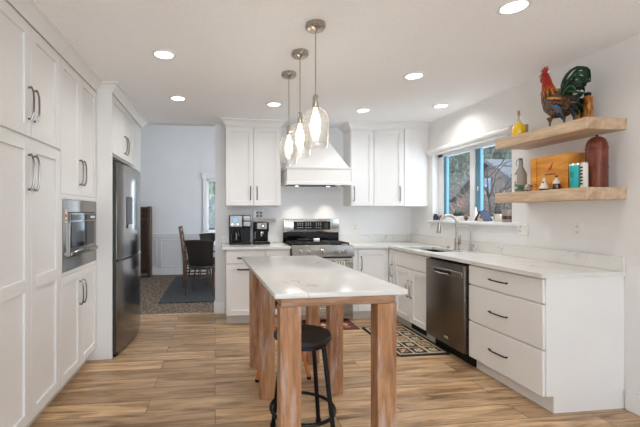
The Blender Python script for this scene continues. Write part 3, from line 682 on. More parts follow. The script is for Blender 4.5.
# ================================================================== ISLAND
IR = R(1.7); ic = (.605, 2.555)
t = thing('kitchen_island', 'narrow kitchen island table with white quartz top and six whitewashed wooden legs', 'kitchen island', (ic[0], ic[1], 0), rotz=IR, local=True)
b = B(); b.box(-.350, .326, -.785, .775, .902, .928, M_marb, .004, seg=2); obj('tabletop', b, t)
b = B()
b.box(-.310, .278, -.74, -.705, .852, .9015, M_apron, .002); b.box(-.310, .278, .695, .73, .852, .9015, M_apron, .002)
b.box(-.310, -.275, -.705, .695, .852, .9015, M_apron, .002); b.box(.243, .278, -.705, .695, .852, .9015, M_apron, .002); obj('apron', b, t)
for lx in ((-.316, -.212), (.182, .284)):
    for ly in ((-.748, -.665), (.085, .165), (.652, .738)):
        o_ = (.035 if lx[0] > 0 else .028) if ly[0] > -.5 else 0
        b = B(); b.box(lx[0]+o_, lx[1]+o_, ly[0], ly[1], 0, .853, M_leg, .002); obj('leg', b, t)

# ================================================================== STOOLS
def stool(loc, rz, label, seat_m, leg_m, zs=.615, rs=.168, foot=.205, zr=.175):
    ring_m = M_iron if zr < .3 else leg_m
    t = thing('bar_stool', label, 'stool', loc, rotz=rz, local=True)
    b = B(); b.lathe([(0, zs-.032), (rs*.93, zs-.032), (rs, zs-.026), (rs, zs-.008), (rs*.96, zs), (rs*.5, zs-.006), (0, zs-.008)], (0, 0, 0), seat_m, 36); obj('seat', b, t)
    b = B(); b.lathe([(rs*.80, zs-.034), (rs*.86, zs-.034), (rs*.86, zs-.06), (rs*.80, zs-.06), (rs*.80, zs-.034)], (0, 0, 0), ring_m, 36); obj('seat_ring', b, t)
    for k in range(4):
        a = PI/4+k*PI/2; c, s_ = math.cos(a), math.sin(a)
        b = B(); b.tube([(c*rs*.78, s_*rs*.78, zs-.034), (c*foot, s_*foot, .012)], .0135, leg_m, 10, side=(c, s_, 0)); l = obj('leg', b, t)
        b = B(); b.cyl((c*foot*1.002, s_*foot*1.002, 0), .018, .02, M_blk, 12); obj('foot_cap', b, l)
    b = B(); rr = rs*.78+(foot-rs*.78)*(zs-.05-zr)/(zs-.06)+.002
    b.tube([(rr*math.cos(2*PI*i/40), rr*math.sin(2*PI*i/40), zr) for i in range(41)], .010, ring_m, 8, cap=False, side=(0, 0, 1)); obj('footrest_ring', b, t)
stool((.505, 2.16, 0), R(3), 'black metal bar stool with round dark wood seat tucked under the island', M_esp, M_iron)
stool((.53, 3.13, 0), R(0), 'copper orange metal stool under the far end of the island', M_esp, M_copper, .60, .15, .29, .40)

# ================================================================== FLOOR MATS
def kitchen_mat():
    m = mat('mat_beige', (.56, .45, .30), .9); k = mat('mat_black', (.018, .018, .02), .9); g = mat('mat_taupe', (.33, .25, .15), .9); br = mat('mat_rust', (.30, .10, .04), .9)
    for q in (m, k, g, br): bump(q, nz(q, tex(q), 300, 2), .5, .002)
    M = Matrix.Translation((1.90, 3.80, 0)); b = B(); W, L = .47, .80
    x0, x1, y0, y1 = 1.65, 2.18, 3.26, 4.16
    b.ext([(x0+.03, y0), (x1-.03, y0), (x1, y0+.03), (x1, y1-.03), (x1-.03, y1), (x0+.03, y1), (x0, y1-.03), (x0, y0+.03)], .0005, .009, k, .003)
    b.box(x0+.035, x1-.035, y0+.035, y1-.035, .006, .0100, m)
    rnd = random.Random(3)
    for i in range(3):
        for j in range(5):
            px, py = x0+.05+i*.147, y0+.05+j*.158
            c = [k, m, k, m][(i+j) % 4] if (i*j) % 3 else k
            w_ = rnd.uniform(.0, .016)
            b.box(px+w_, px+.128, py+w_, py+.142, .009, .0106, k)
            if c is not k: b.box(px+.022, px+.112, py+.022, py+.122, .010, .0110, c)
            else: b.box(px+.034, px+.10, py+.034, py+.110, .010, .0110, g)
            cc = m if c is not m else g
            for a in range(5):
                q = a*2*PI/5+i; ux, uy = px+.066+.028*math.cos(q), py+.071+.028*math.sin(q)
                b.cyl((ux, uy, .0105), .016, .0010, cc if a % 2 else (br if (i+j) % 3 == 0 else cc), 8)
            b.tube([(px+.02, py+.02, .0115), (px+.066, py+.071, .0115), (px+.11, py+.12, .0115)], .003, cc, 5)
    return tag(obj('kitchen_mat', b), 'black and beige patchwork kitchen mat in front of the sink cabinet', 'mat')
kitchen_mat()
r1 = mat('mat_red', (.22, .045, .03), .9); r2 = mat('mat_cream', (.55, .42, .28), .9); r3 = mat('mat_brown', (.11, .045, .03), .9)
b = B(); b.box(1.02, 1.62, 4.10, 4.46, .0005, .009, r3, .003); b.box(1.05, 1.59, 4.13, 4.43, .008, .0098, r1)
for i in range(4):
    b.ball((1.12+i*.13, 4.28, .0095), .035, r2, 10, (1, 1.6, .04)); b.box(1.08+i*.13, 1.15+i*.13, 4.17, 4.19, .009, .0104, r2)
tag(obj('stove_mat', b), 'small red and brown patterned mat in front of the stove', 'mat')

# ================================================================== COFFEE MAKERS
t = thing('coffee_maker', 'wide black and stainless dual coffee maker, the left machine on the counter', 'coffee maker', (.312, 4.83, .914))
b = B(); b.box(.178, .448, 4.755, 4.94, .915, .945, M_blk, .004); b.box(.178, .448, 4.86, 4.94, .945, 1.275, M_blk, .004); b.box(.178, .448, 4.765, 4.94, 1.135, 1.282, M_blk, .006); obj('body', b, t)
b = B(); b.box(.183, .338, 4.755, 4.768, 1.14, 1.278, M_ssd, .004); b.box(.225, .272, 4.7515, 4.7555, 1.205, 1.240, M_disp, .001)
for x in (.215, .282): b.cyl((x, 4.757, 1.17), .008, .006, M_chrome, 12, Matrix.Rotation(R(90), 4, 'X'))
obj('brew_panel', b, t, label='stainless panel with blue display')
b = B(); b.box(.352, .444, 4.755, 4.768, 1.215, 1.278, M_ssd, .004); b.box(.352, .444, 4.755, 4.768, 1.145, 1.208, M_ssd, .004); obj('pod_brewer_panel', b, t)
b = B(); b.lathe([(0, .948), (.056, .948), (.064, .97), (.064, 1.03), (.05, 1.085), (.045, 1.10), (0, 1.10)], (.262, 4.80, 0), M_blkg, 24); b.tube([(.262, 4.735, 1.07), (.262, 4.70, 1.06), (.262, 4.70, .985), (.262, 4.735, .975)], .009, M_ss, 8); obj('carafe', b, t)
b = B(); b.box(.357, .440, 4.76, 4.86, .945, .962, M_dgrey, .003); b.box(.370, .428, 4.79, 4.84, 1.10, 1.136, M_blk, .004); obj('cup_stand', b, t)
t = thing('espresso_machine', 'small black espresso machine with steel front, next to the stove', 'coffee maker', (.585, 4.84, .914))
b = B(); b.box(.497, .680, 4.86, 4.96, .92, 1.195, M_blk, .008, seg=2); b.box(.497, .680, 4.765, 4.96, 1.075, 1.195, M_blk, .01, seg=2); obj('body', b, t)
b = B(); b.box(.485, .692, 4.745, 4.96, .915, .948, M_blk, .004); b.box(.50, .677, 4.75, 4.85, .947, .951, M_dss); obj('drip_tray', b, t)
b = B(); b.box(.525, .652, 4.757, 4.768, 1.108, 1.188, M_ssd, .004); p = obj('front_panel', b, t)
b = B(); b.cyl((.600, 4.757, 1.150), .026, .014, M_blk, 20, Matrix.Rotation(R(90), 4, 'X')); b.cyl((.600, 4.743, 1.150), .012, .004, M_chrome, 16, Matrix.Rotation(R(90), 4, 'X')); obj('dial', b, p)
b = B(); b.cyl((.588, 4.80, 1.035), .028, .04, M_chrome, 18); b.tube([(.588, 4.775, 1.05), (.588, 4.70, 1.04)], .010, M_blk, 8); b.tube([(.588, 4.80, 1.035), (.588, 4.80, 1.015)], .008, M_chrome, 8); obj('portafilter', b, t)
b = B(); b.tube([(.505, 4.78, 1.09), (.500, 4.765, 1.03), (.498, 4.75, .985)], .005, M_chrome, 8); obj('steam_wand', b, t)

# ================================================================== SHELVES
before = set(C.objects)
for z0, z1, lb in ((1.866, 1.942, 'thick light oak floating shelf, the upper one, holding the rooster'), (1.399, 1.481, 'thick light oak floating shelf, the lower one, holding the wooden crate')):
    b = B(); b.box(2.418, 2.7245, 2.20, 3.02, z0, z1, M_shelf, .003, seg=2); tag(obj('floating_shelf', b), lb, 'shelf', 'oak floating shelves')

boards = set(C.objects)
# oil bottle (upper shelf)
Z1, Z0 = 1.9605, 1.4865
t = thing('oil_bottle', 'squat glass bottle of golden oil at the left end of upper shelf', 'bottle', (2.585, 2.955, Z1))
b = B(); b.lathe([(0, Z1+.001), (.040, Z1+.001), (.047, Z1+.01), (.048, Z1+.07), (.040, Z1+.105), (.018, Z1+.125), (.012, Z1+.14), (0, Z1+.14)], (2.585, 2.955, 0), M_oil, 28); obj('oil', b, t, label='golden yellow oil')
b = B(); b.lathe([(.0125, Z1+.138), (.0125, Z1+.19), (.016, Z1+.195), (.016, Z1+.203), (.009, Z1+.203), (.009, Z1+.138)], (2.585, 2.955, 0), M_jar, 20); obj('neck', b, t)
b = B(); b.lathe([(0, Z1+.19), (.008, Z1+.19), (.011, Z1+.204), (.011, Z1+.225), (0, Z1+.225)], (2.585, 2.955, 0), M_cork, 14); obj('cork', b, t)
b = B(); b.box(2.68, 2.705, 2.985, 3.05, Z1+.0005, Z1+.125, M_cork, .002)
tag(obj('wooden_block', b), 'small brown wooden block behind the golden oil bottle', 'block')
for x, y, hgt, lb in ((2.665, 2.49, .190, 'amber spice bottle with black cap directly behind the rooster tail, left of two'), (2.675, 2.43, .215, 'taller amber spice bottle with black cap at upper shelf end, right of two')):
    t = thing('spice_bottle', lb, 'bottle', (x, y, Z1), 'amber spice bottles')
    b = B(); b.box(x-.024, x+.024, y-.024, y+.024, Z1+.0005, Z1+hgt-.025, M_amber, .006, seg=2); b.lathe([(.02, Z1+hgt-.027), (.014, Z1+hgt-.012), (0, Z1+hgt-.012)], (x, y, 0), M_amber); obj('bottle_body', b, t)
    b = B(); b.lathe([(0, Z1+hgt-.018), (.021, Z1+hgt-.018), (.021, Z1+hgt-.002), (.014, Z1+hgt+.006), (0, Z1+hgt+.008)], (x, y, 0), M_blk, 18); obj('cap', b, t)

# lower shelf
t = thing('swing_top_bottle', 'clear bottle with green label and wire swing top, leftmost on lower shelf', 'bottle', (2.60, 2.95, Z0))
x, y = 2.60, 2.95
gl = mat('smoked_bottle_glass', (.33, .31, .26), .12, coat=.6, alpha=.75)
b = B(); b.lathe([(0, Z0+.001), (.042, Z0+.001), (.044, Z0+.01), (.044, Z0+.155), (.030, Z0+.19), (.017, Z0+.215), (.015, Z0+.27), (0, Z0+.27)], (x, y, 0), gl, 28); obj('bottle_body', b, t)
b = B(); b.lathe([(.0448, Z0+.02), (.0452, Z0+.02), (.0452, Z0+.060), (.0448, Z0+.060), (.0448, Z0+.02)], (x, y, 0), M_green, 28)
b.box(x-.047, x-.0445, y-.012, y+.012, Z0+.032, Z0+.048, M_label); obj('green_label', b, t, label='green paper band with a pale mark')
b = B(); b.box(x-.0455, x-.0442, y-.010, y+.016, Z0+.075, Z0+.15, M_label); b.ball((x-.0455, y+.004, Z0+.085), .008, M_red, 10); obj('white_label', b, t)
b = B(); b.lathe([(0, Z0+.27), (.013, Z0+.27), (.013, Z0+.285), (0, Z0+.29)], (x, y, 0), M_dgrey)
b.tube([(x-.012, y+.02, Z0+.225), (x-.016, y+.034, Z0+.245), (x-.012, y+.026, Z0+.275), (x, y+.01, Z0+.29)], .0025, M_iron, 6); b.tube([(x, y+.01, Z0+.29), (x, y-.015, Z0+.27), (x, y-.018, Z0+.23)], .0025, M_iron, 6); obj('wire_stopper', b, t)
# stone
b = B(); bmesh.ops.create_icosphere(b.bm, subdivisions=3, radius=.032, matrix=Matrix.Translation((2.55, 2.815, Z0+.031)))
for vv in b.bm.verts: d_ = mnoise.noise(vv.co*22)*.006; vv.co.z = max(Z0+.0005, vv.co.z+d_); vv.co.x += d_
mst = mat('grey_brown_stone', (.3, .26, .22), .6); base(mst, ramp(mst, nz(mst, tex(mst), 60, 3), [(.4, (.10, .07, .05)), (.6, (.55, .5, .44))])); b.mi(mst)
for f in b.bm.faces: f.smooth = True
tag(obj('stone', b), 'small mottled round stone beside the swing-top bottle', 'stone')
# crate
t = thing('wooden_crate', 'golden pine wooden box with a red bird mark on the lower shelf', 'box', (2.63, 2.66, Z0))
cx0, cx1, cy0, cy1, cz0, cz1 = 2.565, 2.70, 2.50, 2.84, Z0+.001, Z0+.262
b = B()
b.box(cx0, cx0+.010, cy0, cy1, cz0, cz1, M_pine, .001); b.box(cx1-.010, cx1, cy0, cy1, cz0, cz1, M_pine, .001)
b.box(cx0+.01, cx1-.01, cy0, cy0+.010, cz0, cz1, M_pine, .001); b.box(cx0+.01, cx1-.01, cy1-.010, cy1, cz0, cz1, M_pine, .001); b.box(cx0+.01, cx1-.01, cy0+.01, cy1-.01, cz0, cz0+.01, M_pine); obj('box_body', b, t)
b = B(); b.box(cx0+.01, cx1-.01, cy0+.01, cy1-.01, cz1-.012, cz1-.003, M_pine); obj('lid', b, t)
for y0 in (cy0+.004, cy1-.062):
    b = B(); b.box(cx0-.009, cx0, y0, y0+.045, cz0, cz1, M_pine, .002); obj('batten', b, t)
b = B(); xx = cx0-.0015; yc = 2.655; zc = cz0+.165
def bird(pts): return b.prism(([(cx0-.0002, yc+a, zc+c) for a, c in pts], [(xx, yc+a, zc+c) for a, c in pts]), M_red)
bird([(.020, -.018), (.010, -.006), (.024, .006), (.006, .004), (-.010, .030), (-.022, .044), (-.014, .012), (-.010, -.002), (-.004, -.010)])
bird([(.020, -.018), (.014, -.012), (.020, -.028), (.026, -.034)])
for i in range(13):
    hgt = .006+.003*((i*7) % 3); b.box(xx, cx0, yc+.045-i*.0075, yc+.0495-i*.0075, zc-.050, zc-.050+hgt, M_dkwood)
obj('printed_mark', b, t, label='red bird emblem over a thin line of dark lettering')
# mini bottles
t = thing('mini_bottle', 'tiny cream bell-shaped bottle with black base in front of the crate', 'bottle', (2.525, 2.645, Z0), 'tiny bottles before the crate')
b = B(); b.lathe([(0, Z0+.0005), (.031, Z0+.0005), (.032, Z0+.012), (0, Z0+.012)], (2.525, 2.645, 0), M_blk); obj('base', b, t)
b = B(); b.lathe([(.031, Z0+.012), (.028, Z0+.03), (.015, Z0+.055), (.010, Z0+.065), (.010, Z0+.085), (.006, Z0+.095), (0, Z0+.096)], (2.525, 2.645, 0), M_cream); b.ball((2.512, 2.638, Z0+.06), .006, M_brown, 8); obj('bottle_body', b, t)
t = thing('mini_bottle', 'tiny dark brown bottle with pale shoulder and stopper beside the crate mark', 'bottle', (2.53, 2.545, Z0), 'tiny bottles before the crate')
b = B(); b.lathe([(0, Z0+.0005), (.024, Z0+.0005), (.026, Z0+.01), (.024, Z0+.042), (0, Z0+.042)], (2.53, 2.545, 0), M_brown); obj('bottle_body', b, t)
b = B(); b.lathe([(.024, Z0+.042), (.021, Z0+.06), (.009, Z0+.075), (.008, Z0+.09), (0, Z0+.09)], (2.53, 2.545, 0), M_label); obj('shoulder', b, t)
b = B(); b.lathe([(0, Z0+.088), (.010, Z0+.088), (.010, Z0+.102), (0, Z0+.104)], (2.53, 2.545, 0), M_dkwood); obj('stopper', b, t)
# teal tumbler
t = thing('tumbler', 'teal insulated steel tumbler with clear lid on the lower shelf', 'tumbler', (2.535, 2.44, Z0))
b = B(); b.lathe([(0, Z0+.0005), (.031, Z0+.0005), (.034, Z0+.01), (.041, Z0+.155), (.041, Z0+.160), (0, Z0+.160)], (2.535, 2.44, 0), M_teal, 28); obj('cup', b, t)
b = B(); b.lathe([(.0415, Z0+.156), (.0415, Z0+.168), (.036, Z0+.170), (0, Z0+.168)], (2.535, 2.44, 0), M_chrome, 28); obj('lid', b, t)
b = B(); b.box(2.4965, 2.4985, 2.425, 2.452, Z0+.075, Z0+.115, mat('teal_emblem', (.01, .28, .29), .4)); obj('emblem', b, t)
t = thing('slim_can', 'slim white and black patterned can squeezed between tumbler and brown case', 'can', (2.525, 2.375, Z0))
b = B(); b.lathe([(0, Z0+.0005), (.018, Z0+.0005), (.021, Z0+.006), (.021, Z0+.155), (.018, Z0+.165), (0, Z0+.165)], (2.525, 2.375, 0), M_label, 22); cn = obj('can_body', b, t)
b = B()
for k in range(6): b.box(2.5025, 2.505, 2.367, 2.384, Z0+.02+k*.022, Z0+.03+k*.022, M_blk)
obj('printed_pattern', b, t)
b = B(); b.lathe([(0, Z0+.165), (.019, Z0+.165), (.017, Z0+.172), (0, Z0+.172)], (2.525, 2.375, 0), M_ss); obj('lid', b, t)
# brown domed case
t = thing('domed_case', 'tall dark brown case with arched top at the end of lower shelf', 'case', (2.61, 2.32, Z0))
def arch(w, h, x0, x1, m, b, yc, z0):
    pts = [(yc-w/2, z0), (yc+w/2, z0)] + [(yc+w/2*math.cos(a), z0+h-w/2*.8+w/2*.8*math.sin(a)) for a in [PI*i/16 for i in range(17)]]
    b.prism(([(x0, y, z) for y, z in pts], [(x1, y, z) for y, z in pts]), m)
b = B(); b.lathe([(0, Z0+.0005), (.060, Z0+.0005), (.062, Z0+.006), (.060, Z0+.012), (.060, Z0+.26), (.063, Z0+.262), (.063, Z0+.270), (.060, Z0+.272), (.058, Z0+.298), (.048, Z0+.325), (.030, Z0+.343), (.010, Z0+.350), (0, Z0+.351)], (2.61, 2.335, 0), M_rust, 32); obj('case_body', b, t)
b = B(); b.ball((2.61, 2.335, Z0+.356), .008, M_iron, 10); obj('knob', b, t)
b = B(); b.lathe([(.0605, Z0+.135), (.0625, Z0+.135), (.0625, Z0+.142), (.0605, Z0+.142), (.0605, Z0+.135)], (2.61, 2.335, 0), M_rust, 32); obj('band', b, t)

# ================================================================== ROOSTER
def rooster():
    t = thing('rooster_figurine', 'painted metal rooster with red neck and arched green tail on the upper shelf', 'rooster figurine', (2.59, 2.60, 1.9608), local=True)
    m = mat('rooster_body_paint', (.2, .1, .05), .45, .3); n, l, b_ = nodes(m); tc = n.new('ShaderNodeTexCoord'); sp = n.new('ShaderNodeSeparateXYZ'); l.new(tc.outputs['Object'], sp.inputs[0])
    ns = nz(m, tc.outputs['Object'], 55, 3, .7); zz = mth(m, 'ADD', sp.outputs[2], mth(m, 'MULTIPLY', mth(m, 'SUBTRACT', ns, .5), .10))
    vo = n.new('ShaderNodeTexVoronoi'); vo.inputs['Scale'].default_value = 60; l.new(tc.outputs['Object'], vo.inputs[0])
    mosaic = ramp(m, vo.outputs['Color'], [(.15, (.035, .016, .010)), (.35, (.16, .055, .02)), (.5, (.03, .035, .03)), (.65, (.24, .13, .05)), (.8, (.06, .025, .015))])
    up = ramp(m, zz, [(.27, (.05, .05, .05)), (.285, (.75, .42, .06)), (.305, (.62, .10, .015)), (.345, (.42, .025, .012)), (.42, (.36, .02, .01))])
    base(m, mix(m, ramp(m, zz, [(.262, (0, 0, 0)), (.28, (1, 1, 1))]), mosaic, up)); bump(m, vo.outputs['Distance'], .7, .004)
    red = mat('rooster_comb_red', (.45, .025, .012), .4); grn = mat('rooster_tail_green', (.012, .050, .020), .35, .3); dk = mat('rooster_tail_black', (.012, .014, .014), .4, .3)
    grn2 = mat('rooster_tail_light_green', (.035, .115, .045), .35, .3)
    org = mat('rooster_feather_orange', (.72, .30, .04), .4); mar = mat('rooster_feather_maroon', (.22, .03, .02), .4); blu = mat('rooster_feather_blue', (.04, .12, .20), .35, .3); brn = mat('rooster_feather_brown', (.13, .06, .03), .45)
    F = lambda b, pts, w, mm, th=.0022: b.tube([(x, y, z) for x, y, z in pts], [th*q for q in ([.35]+[1]*(len(pts)-2)+[.15])] if len(pts) < 4 else [th*(.35+.65*math.sin(PI*min(1, (i+.6)/(len(pts))))**.6) for i in range(len(pts))], mm, 8, flat=w/th, side=(1, 0, 0))
    b = B()
    b.tube([(0, .128, .452), (0, .116, .450), (0, .102, .430), (0, .092, .395), (0, .085, .35), (0, .075, .30), (0, .055, .25), (0, .025, .20), (0, -.02, .165), (0, -.07, .155), (0, -.12, .165), (0, -.16, .185)],
           [.004, .018, .027, .032, .040, .054, .072, .090, .097, .085, .058, .02], m, 20, flat=None, side=(1, 0, 0))
    for vv in b.bm.verts: vv.co.x *= .72
    obj('body', b, t)
    b = B(); b.tube([(0, .13, .445), (0, .150, .441), (0, .163, .434)], [.011, .008, .001], org, 8); obj('beak', b, t)
    b = B(); pts = [(.128, .462), (.142, .478), (.128, .474), (.128, .495), (.115, .478), (.106, .503), (.098, .478), (.082, .498), (.085, .470), (.068, .472), (.088, .452)]
    b.prism(([(-.004, y, z) for y, z in pts], [(.004, y, z) for y, z in pts]), red); obj('comb', b, t)
    for sx in (-1, 1):
        b = B(); b.ball((sx*.008, .128, .405), .014, red, 10, (.5, .8, 1.7)); obj('wattle', b, t)
        b = B(); b.ball((sx*.017, .112, .447), .0045, dk, 8); obj('eye', b, t)
    for sx in (-1, 1):
        b = B()                                            # hackle feathers hanging over the neck base
        for i in range(9):
            y0 = .105-.012*i; z0 = .325-.003*i; x0 = sx*(.030+.006*min(i, 8-i))
            F(b, [(x0*.8, y0, z0), (x0*1.15, y0-.004-.003*i, z0-.035), (x0*1.3, y0-.008-.005*i, z0-.075-.004*(i % 3))], .0085, org if i % 2 else mar)
        obj('hackle_feathers', b, t, label='orange and maroon neck feathers')
        b = B()                                            # wing
        b.ball((sx*.060, -.035, .185), .062, brn, 14, (.28, 1.15, .85))
        for i in range(9):
            a = -.15-.11*i; y0, z0 = .010-.006*i, .225-.010*i
            F(b, [(sx*.073, y0, z0), (sx*.079, y0-.055, z0-.018-.006*i), (sx*.070, y0-.115+.004*i, z0-.035-.009*i)], .011, (org, dk, mar, dk, blu, blu, brn, blu, dk)[i])
        obj('wing', b, t, label='wing with orange, dark and blue feathers')
        b = B()
        b.tube([(sx*.022, .005-sx*.033, .085), (sx*.024, .0-sx*.035, .05), (sx*.026, .0-sx*.037, .004)], [.022, .007, .005], brn, 10)
        for a in (-.5, 0, .5, PI): b.tube([(sx*.026, -sx*.037, .007), (sx*.026+math.sin(a)*.035, -sx*.037+math.cos(a)*.035, .0035)], [.005, .0025], brn, 6)
        obj('leg', b, t)
    rnd = random.Random(5)
    for i in range(15):                                    # sickle tail feathers arching up and over, then down
        k = (i % 5)/4; lay = i//5; x = ((i*5) % 7-3)*.008
        hz, rr = .385-.115*k+.006*lay, .185-.065*k-.010*lay          # height of the arch, reach behind
        pts = [(x*.4, -.070, .20), (x*.7, -.072-.004*i % .01, .26)]
        cy, cz = -.070-rr*.52, hz-.095+.02*k
        for j in range(11):
            a = PI*(.97-(.97+.16+.10*lay)*j/10)
            pts.append((x*(1+.08*j), cy+rr*.50*math.cos(a), cz+(hz-cz)*math.sin(a)-(.02+.03*lay)*(j/10)**2))
        b = B(); F(b, pts, .0105 if k < .7 else .0085, (grn, grn2, grn, dk, grn2, mar if lay else dk)[(i+lay) % 6], .0028); obj('tail_feather', b, t)
    for i in range(9):                                     # short dark under-tail coverts
        x = (i % 3-1)*.018; a = -.9+.19*i
        b = B(); F(b, [(x, -.09, .17), (x*1.6, -.12, .16+.05*math.sin(a)), (x*1.6, -.12-.045*math.cos(a), .155+.10*math.sin(a)*.9), (x*1.4, -.125-.055*math.cos(a*.9), .13+.11*math.sin(a))], .017, (dk, grn, dk)[i % 3], .003); obj('covert_feather', b, t)
rooster()

for o in set(C.objects)-boards:      # seat everything on the shelf boards
    if o.parent is None:
        o.location += Vector((-.055, -.068, -.0180 if o.location.z > 1.9 else -.0050))
        o.location.y += {'tumbler': -.045, 'slim_can': -.045, 'wooden_crate': -.025}.get(o.name, .012 if o.name.startswith('spice') else 0)
        if o.name == 'domed_case': o.location.x += .03; o.location.y += .012
# ================================================================== WINDOW SILL THINGS
ZS = 1.2225
def lat(name, label, cat, x, y, prof, m, parts=None, group=None):
    t_ = None; b = B(); b.lathe([(r, ZS+z) for r, z in prof], (x, y, 0), m, 22)
    o = obj(name, b); tag(o, label, cat, group); return o
lat('dark_jar', 'small dark glass jar at the far left end of the window sill', 'jar', 2.755, 4.46, [(0, .0005), (.026, .0005), (.028, .01), (.028, .055), (.018, .066), (.018, .078), (0, .078)], M_dgrey)
t = thing('glass_figurine', 'small clear and brown bird figurine, second from the left on the sill', 'figurine', (2.76, 4.31, ZS))
b = B(); b.ball((2.76, 4.31, ZS+.027), .026, M_label, 12, (.8, 1.3, 1)); b.ball((2.76, 4.345, ZS+.05), .014, M_dkwood, 10); obj('bird_body', b, t)
b = B(); b.tube([(2.76, 4.28, ZS+.03), (2.76, 4.255, ZS+.055)], [.008, .003], M_dkwood, 8); obj('tail', b, t)
t = thing('potted_plant', 'small dark green plant in a cream pot on the window sill', 'plant', (2.76, 4.02, ZS))
b = B(); b.lathe([(0, ZS+.0005), (.026, ZS+.0005), (.036, ZS+.055), (.031, ZS+.055), (.029, ZS+.048), (0, ZS+.048)], (2.76, 4.02, 0), M_cream, 22); obj('pot', b, t)
lf = mat('dark_leaf', (.015, .05, .025), .5); b = B(); rnd = random.Random(2)
for i in range(26):
    a = rnd.random()*2*PI; e = .3+rnd.random()*1.0; L_ = .05+.035*rnd.random(); d_ = Vector((math.cos(a)*math.cos(e), math.sin(a)*math.cos(e), math.sin(e)))
    p0 = Vector((2.76, 4.02, ZS+.048)); b.tube([p0, p0+d_*L_*.6, p0+d_*L_+Vector((0, 0, -.008))], [.002, .010, .001], lf, 6, flat=.4)
obj('foliage', b, t)
t = thing('pine_cone', 'small brown pine cone leaning on the window sill behind the faucet', 'pine cone', (2.75, 3.87, ZS))
b = B()
for i in range(8):
    r = .026*math.sin(PI*(i+1.3)/10); b.lathe([(0, ZS+.004+i*.008), (r, ZS+.003+i*.008), (r*1.05, ZS+.007+i*.008), (r*.6, ZS+.012+i*.008), (0, ZS+.012+i*.008)], (2.75, 3.87, 0), M_dkwood if i % 2 else M_cork, 9)
obj('scales', b, t)
lat('salt_shaker', 'slim white bottle standing on the sill before the window divider', 'bottle', 2.765, 3.74, [(0, .0005), (.018, .0005), (.020, .01), (.019, .10), (.010, .125), (.010, .15), (0, .152)], M_white)
# birdhouse
t = thing('birdhouse', 'little cream A-frame birdhouse with a dark blue roof on the sill', 'birdhouse', (2.75, 3.58, ZS))
roofm = mat('dark_blue_roof', (.018, .022, .055), .7)
b = B(); y, x0, x1 = 3.58, 2.705, 2.775
b.prism(([(x0, y-.045, ZS+.0005), (x0, y+.045, ZS+.0005), (x0, y+.045, ZS+.035), (x0, y, ZS+.105), (x0, y-.045, ZS+.035)], [(x1, y-.045, ZS+.0005), (x1, y+.045, ZS+.0005), (x1, y+.045, ZS+.035), (x1, y, ZS+.105), (x1, y-.045, ZS+.035)]), M_cream)
b.cyl((x0-.001, y, ZS+.045), .010, .002, M_blk, 14, Matrix.Rotation(R(-90), 4, 'Y')); obj('house_body', b, t)
for s_ in (-1, 1):
    b = B(); b.prism(([(x0-.018, y, ZS+.112), (x0-.018, y+s_*.072, ZS+.012), (x0-.018, y+s_*.066, ZS+.008), (x0-.018, y, ZS+.102)], [(x1+.01, y, ZS+.112), (x1+.01, y+s_*.072, ZS+.012), (x1+.01, y+s_*.066, ZS+.008), (x1+.01, y, ZS+.102)]), roofm if s_ < 0 else M_dkwood); obj('roof_panel', b, t)
b = B(); b.lathe([(0, ZS+.108), (.006, ZS+.108), (.008, ZS+.120), (0, ZS+.128)], (2.74, y, 0), M_iron, 12); obj('finial', b, t)
t = thing('mug', 'small cream mug with a dark figure on it, right of the birdhouse', 'mug', (2.75, 3.40, ZS))
b = B(); b.lathe([(0, ZS+.0005), (.030, ZS+.0005), (.033, ZS+.01), (.033, ZS+.078), (.029, ZS+.078), (.029, ZS+.01), (0, ZS+.01)], (2.75, 3.40, 0), M_cream, 24); obj('cup', b, t)
b = B(); b.box(2.714, 2.718, 3.40, 3.408, ZS+.02, ZS+.055, M_blk, .001); b.ball((2.716, 3.404, ZS+.062), .006, M_blk, 8); obj('painted_figure', b, t)
b = B(); b.tube([(2.745, 3.368, ZS+.062), (2.74, 3.348, ZS+.055), (2.74, 3.348, ZS+.03), (2.745, 3.368, ZS+.022)], .005, M_cream, 8); obj('handle', b, t)
t = thing('candle_glass', 'wide grey-brown candle glass at the right end of the window sill', 'candle holder', (2.75, 3.27, ZS))
b = B(); b.lathe([(0, ZS+.0005), (.042, ZS+.0005), (.047, ZS+.01), (.047, ZS+.12), (.044, ZS+.12), (.044, ZS+.085), (0, ZS+.085)], (2.75, 3.27, 0), mat('smoky_glass', (.34, .28, .25), .2, coat=.5), 26); obj('cup', b, t)
b = B(); b.lathe([(.0475, ZS+.03), (.0482, ZS+.03), (.0482, ZS+.06), (.0475, ZS+.06), (.0475, ZS+.03)], (2.75, 3.27, 0), M_dkwood, 26); obj('band', b, t)

# ================================================================== DINING ROOM
b = B(); b.ext([(-.82, 5.62), (1.9, 5.62), (1.9, 7.95), (-.80, 7.95)], .0045, .016, M_rug, .003)
tag(obj('area_rug', b, org=(.5, 6.8, .0045)), 'blue-grey flatweave rug under the dining table on brown carpet', 'rug')
FZ = .0185
t = thing('dining_table', 'dining table covered in pale cloth, mostly hidden by the wall end', 'table', (.75, 7.0, FZ))
b = B(); b.box(-.11, 1.65, 6.55, 7.45, .735, .765, M_chair, .004); obj('tabletop', b, t)
for x in (-.03, 1.57):
    for y in (6.62, 7.38): b = B(); b.tube([(x, y, .73), (x, y, FZ)], [.035, .025], M_chair, 12); obj('leg', b, t)
cl = painted('pale_tablecloth', (.62, .65, .70), .8, 300, .3)
b = B(); b.box(-.125, 1.665, 6.535, 7.465, .766, .770, cl, .001)
b.box(-.127, -.122, 6.535, 7.465, .56, .768, cl, .001); b.box(1.662, 1.667, 6.535, 7.465, .56, .768, cl); b.box(-.125, 1.665, 6.533, 6.538, .56, .768, cl); b.box(-.125, 1.665, 7.462, 7.467, .56, .768, cl)
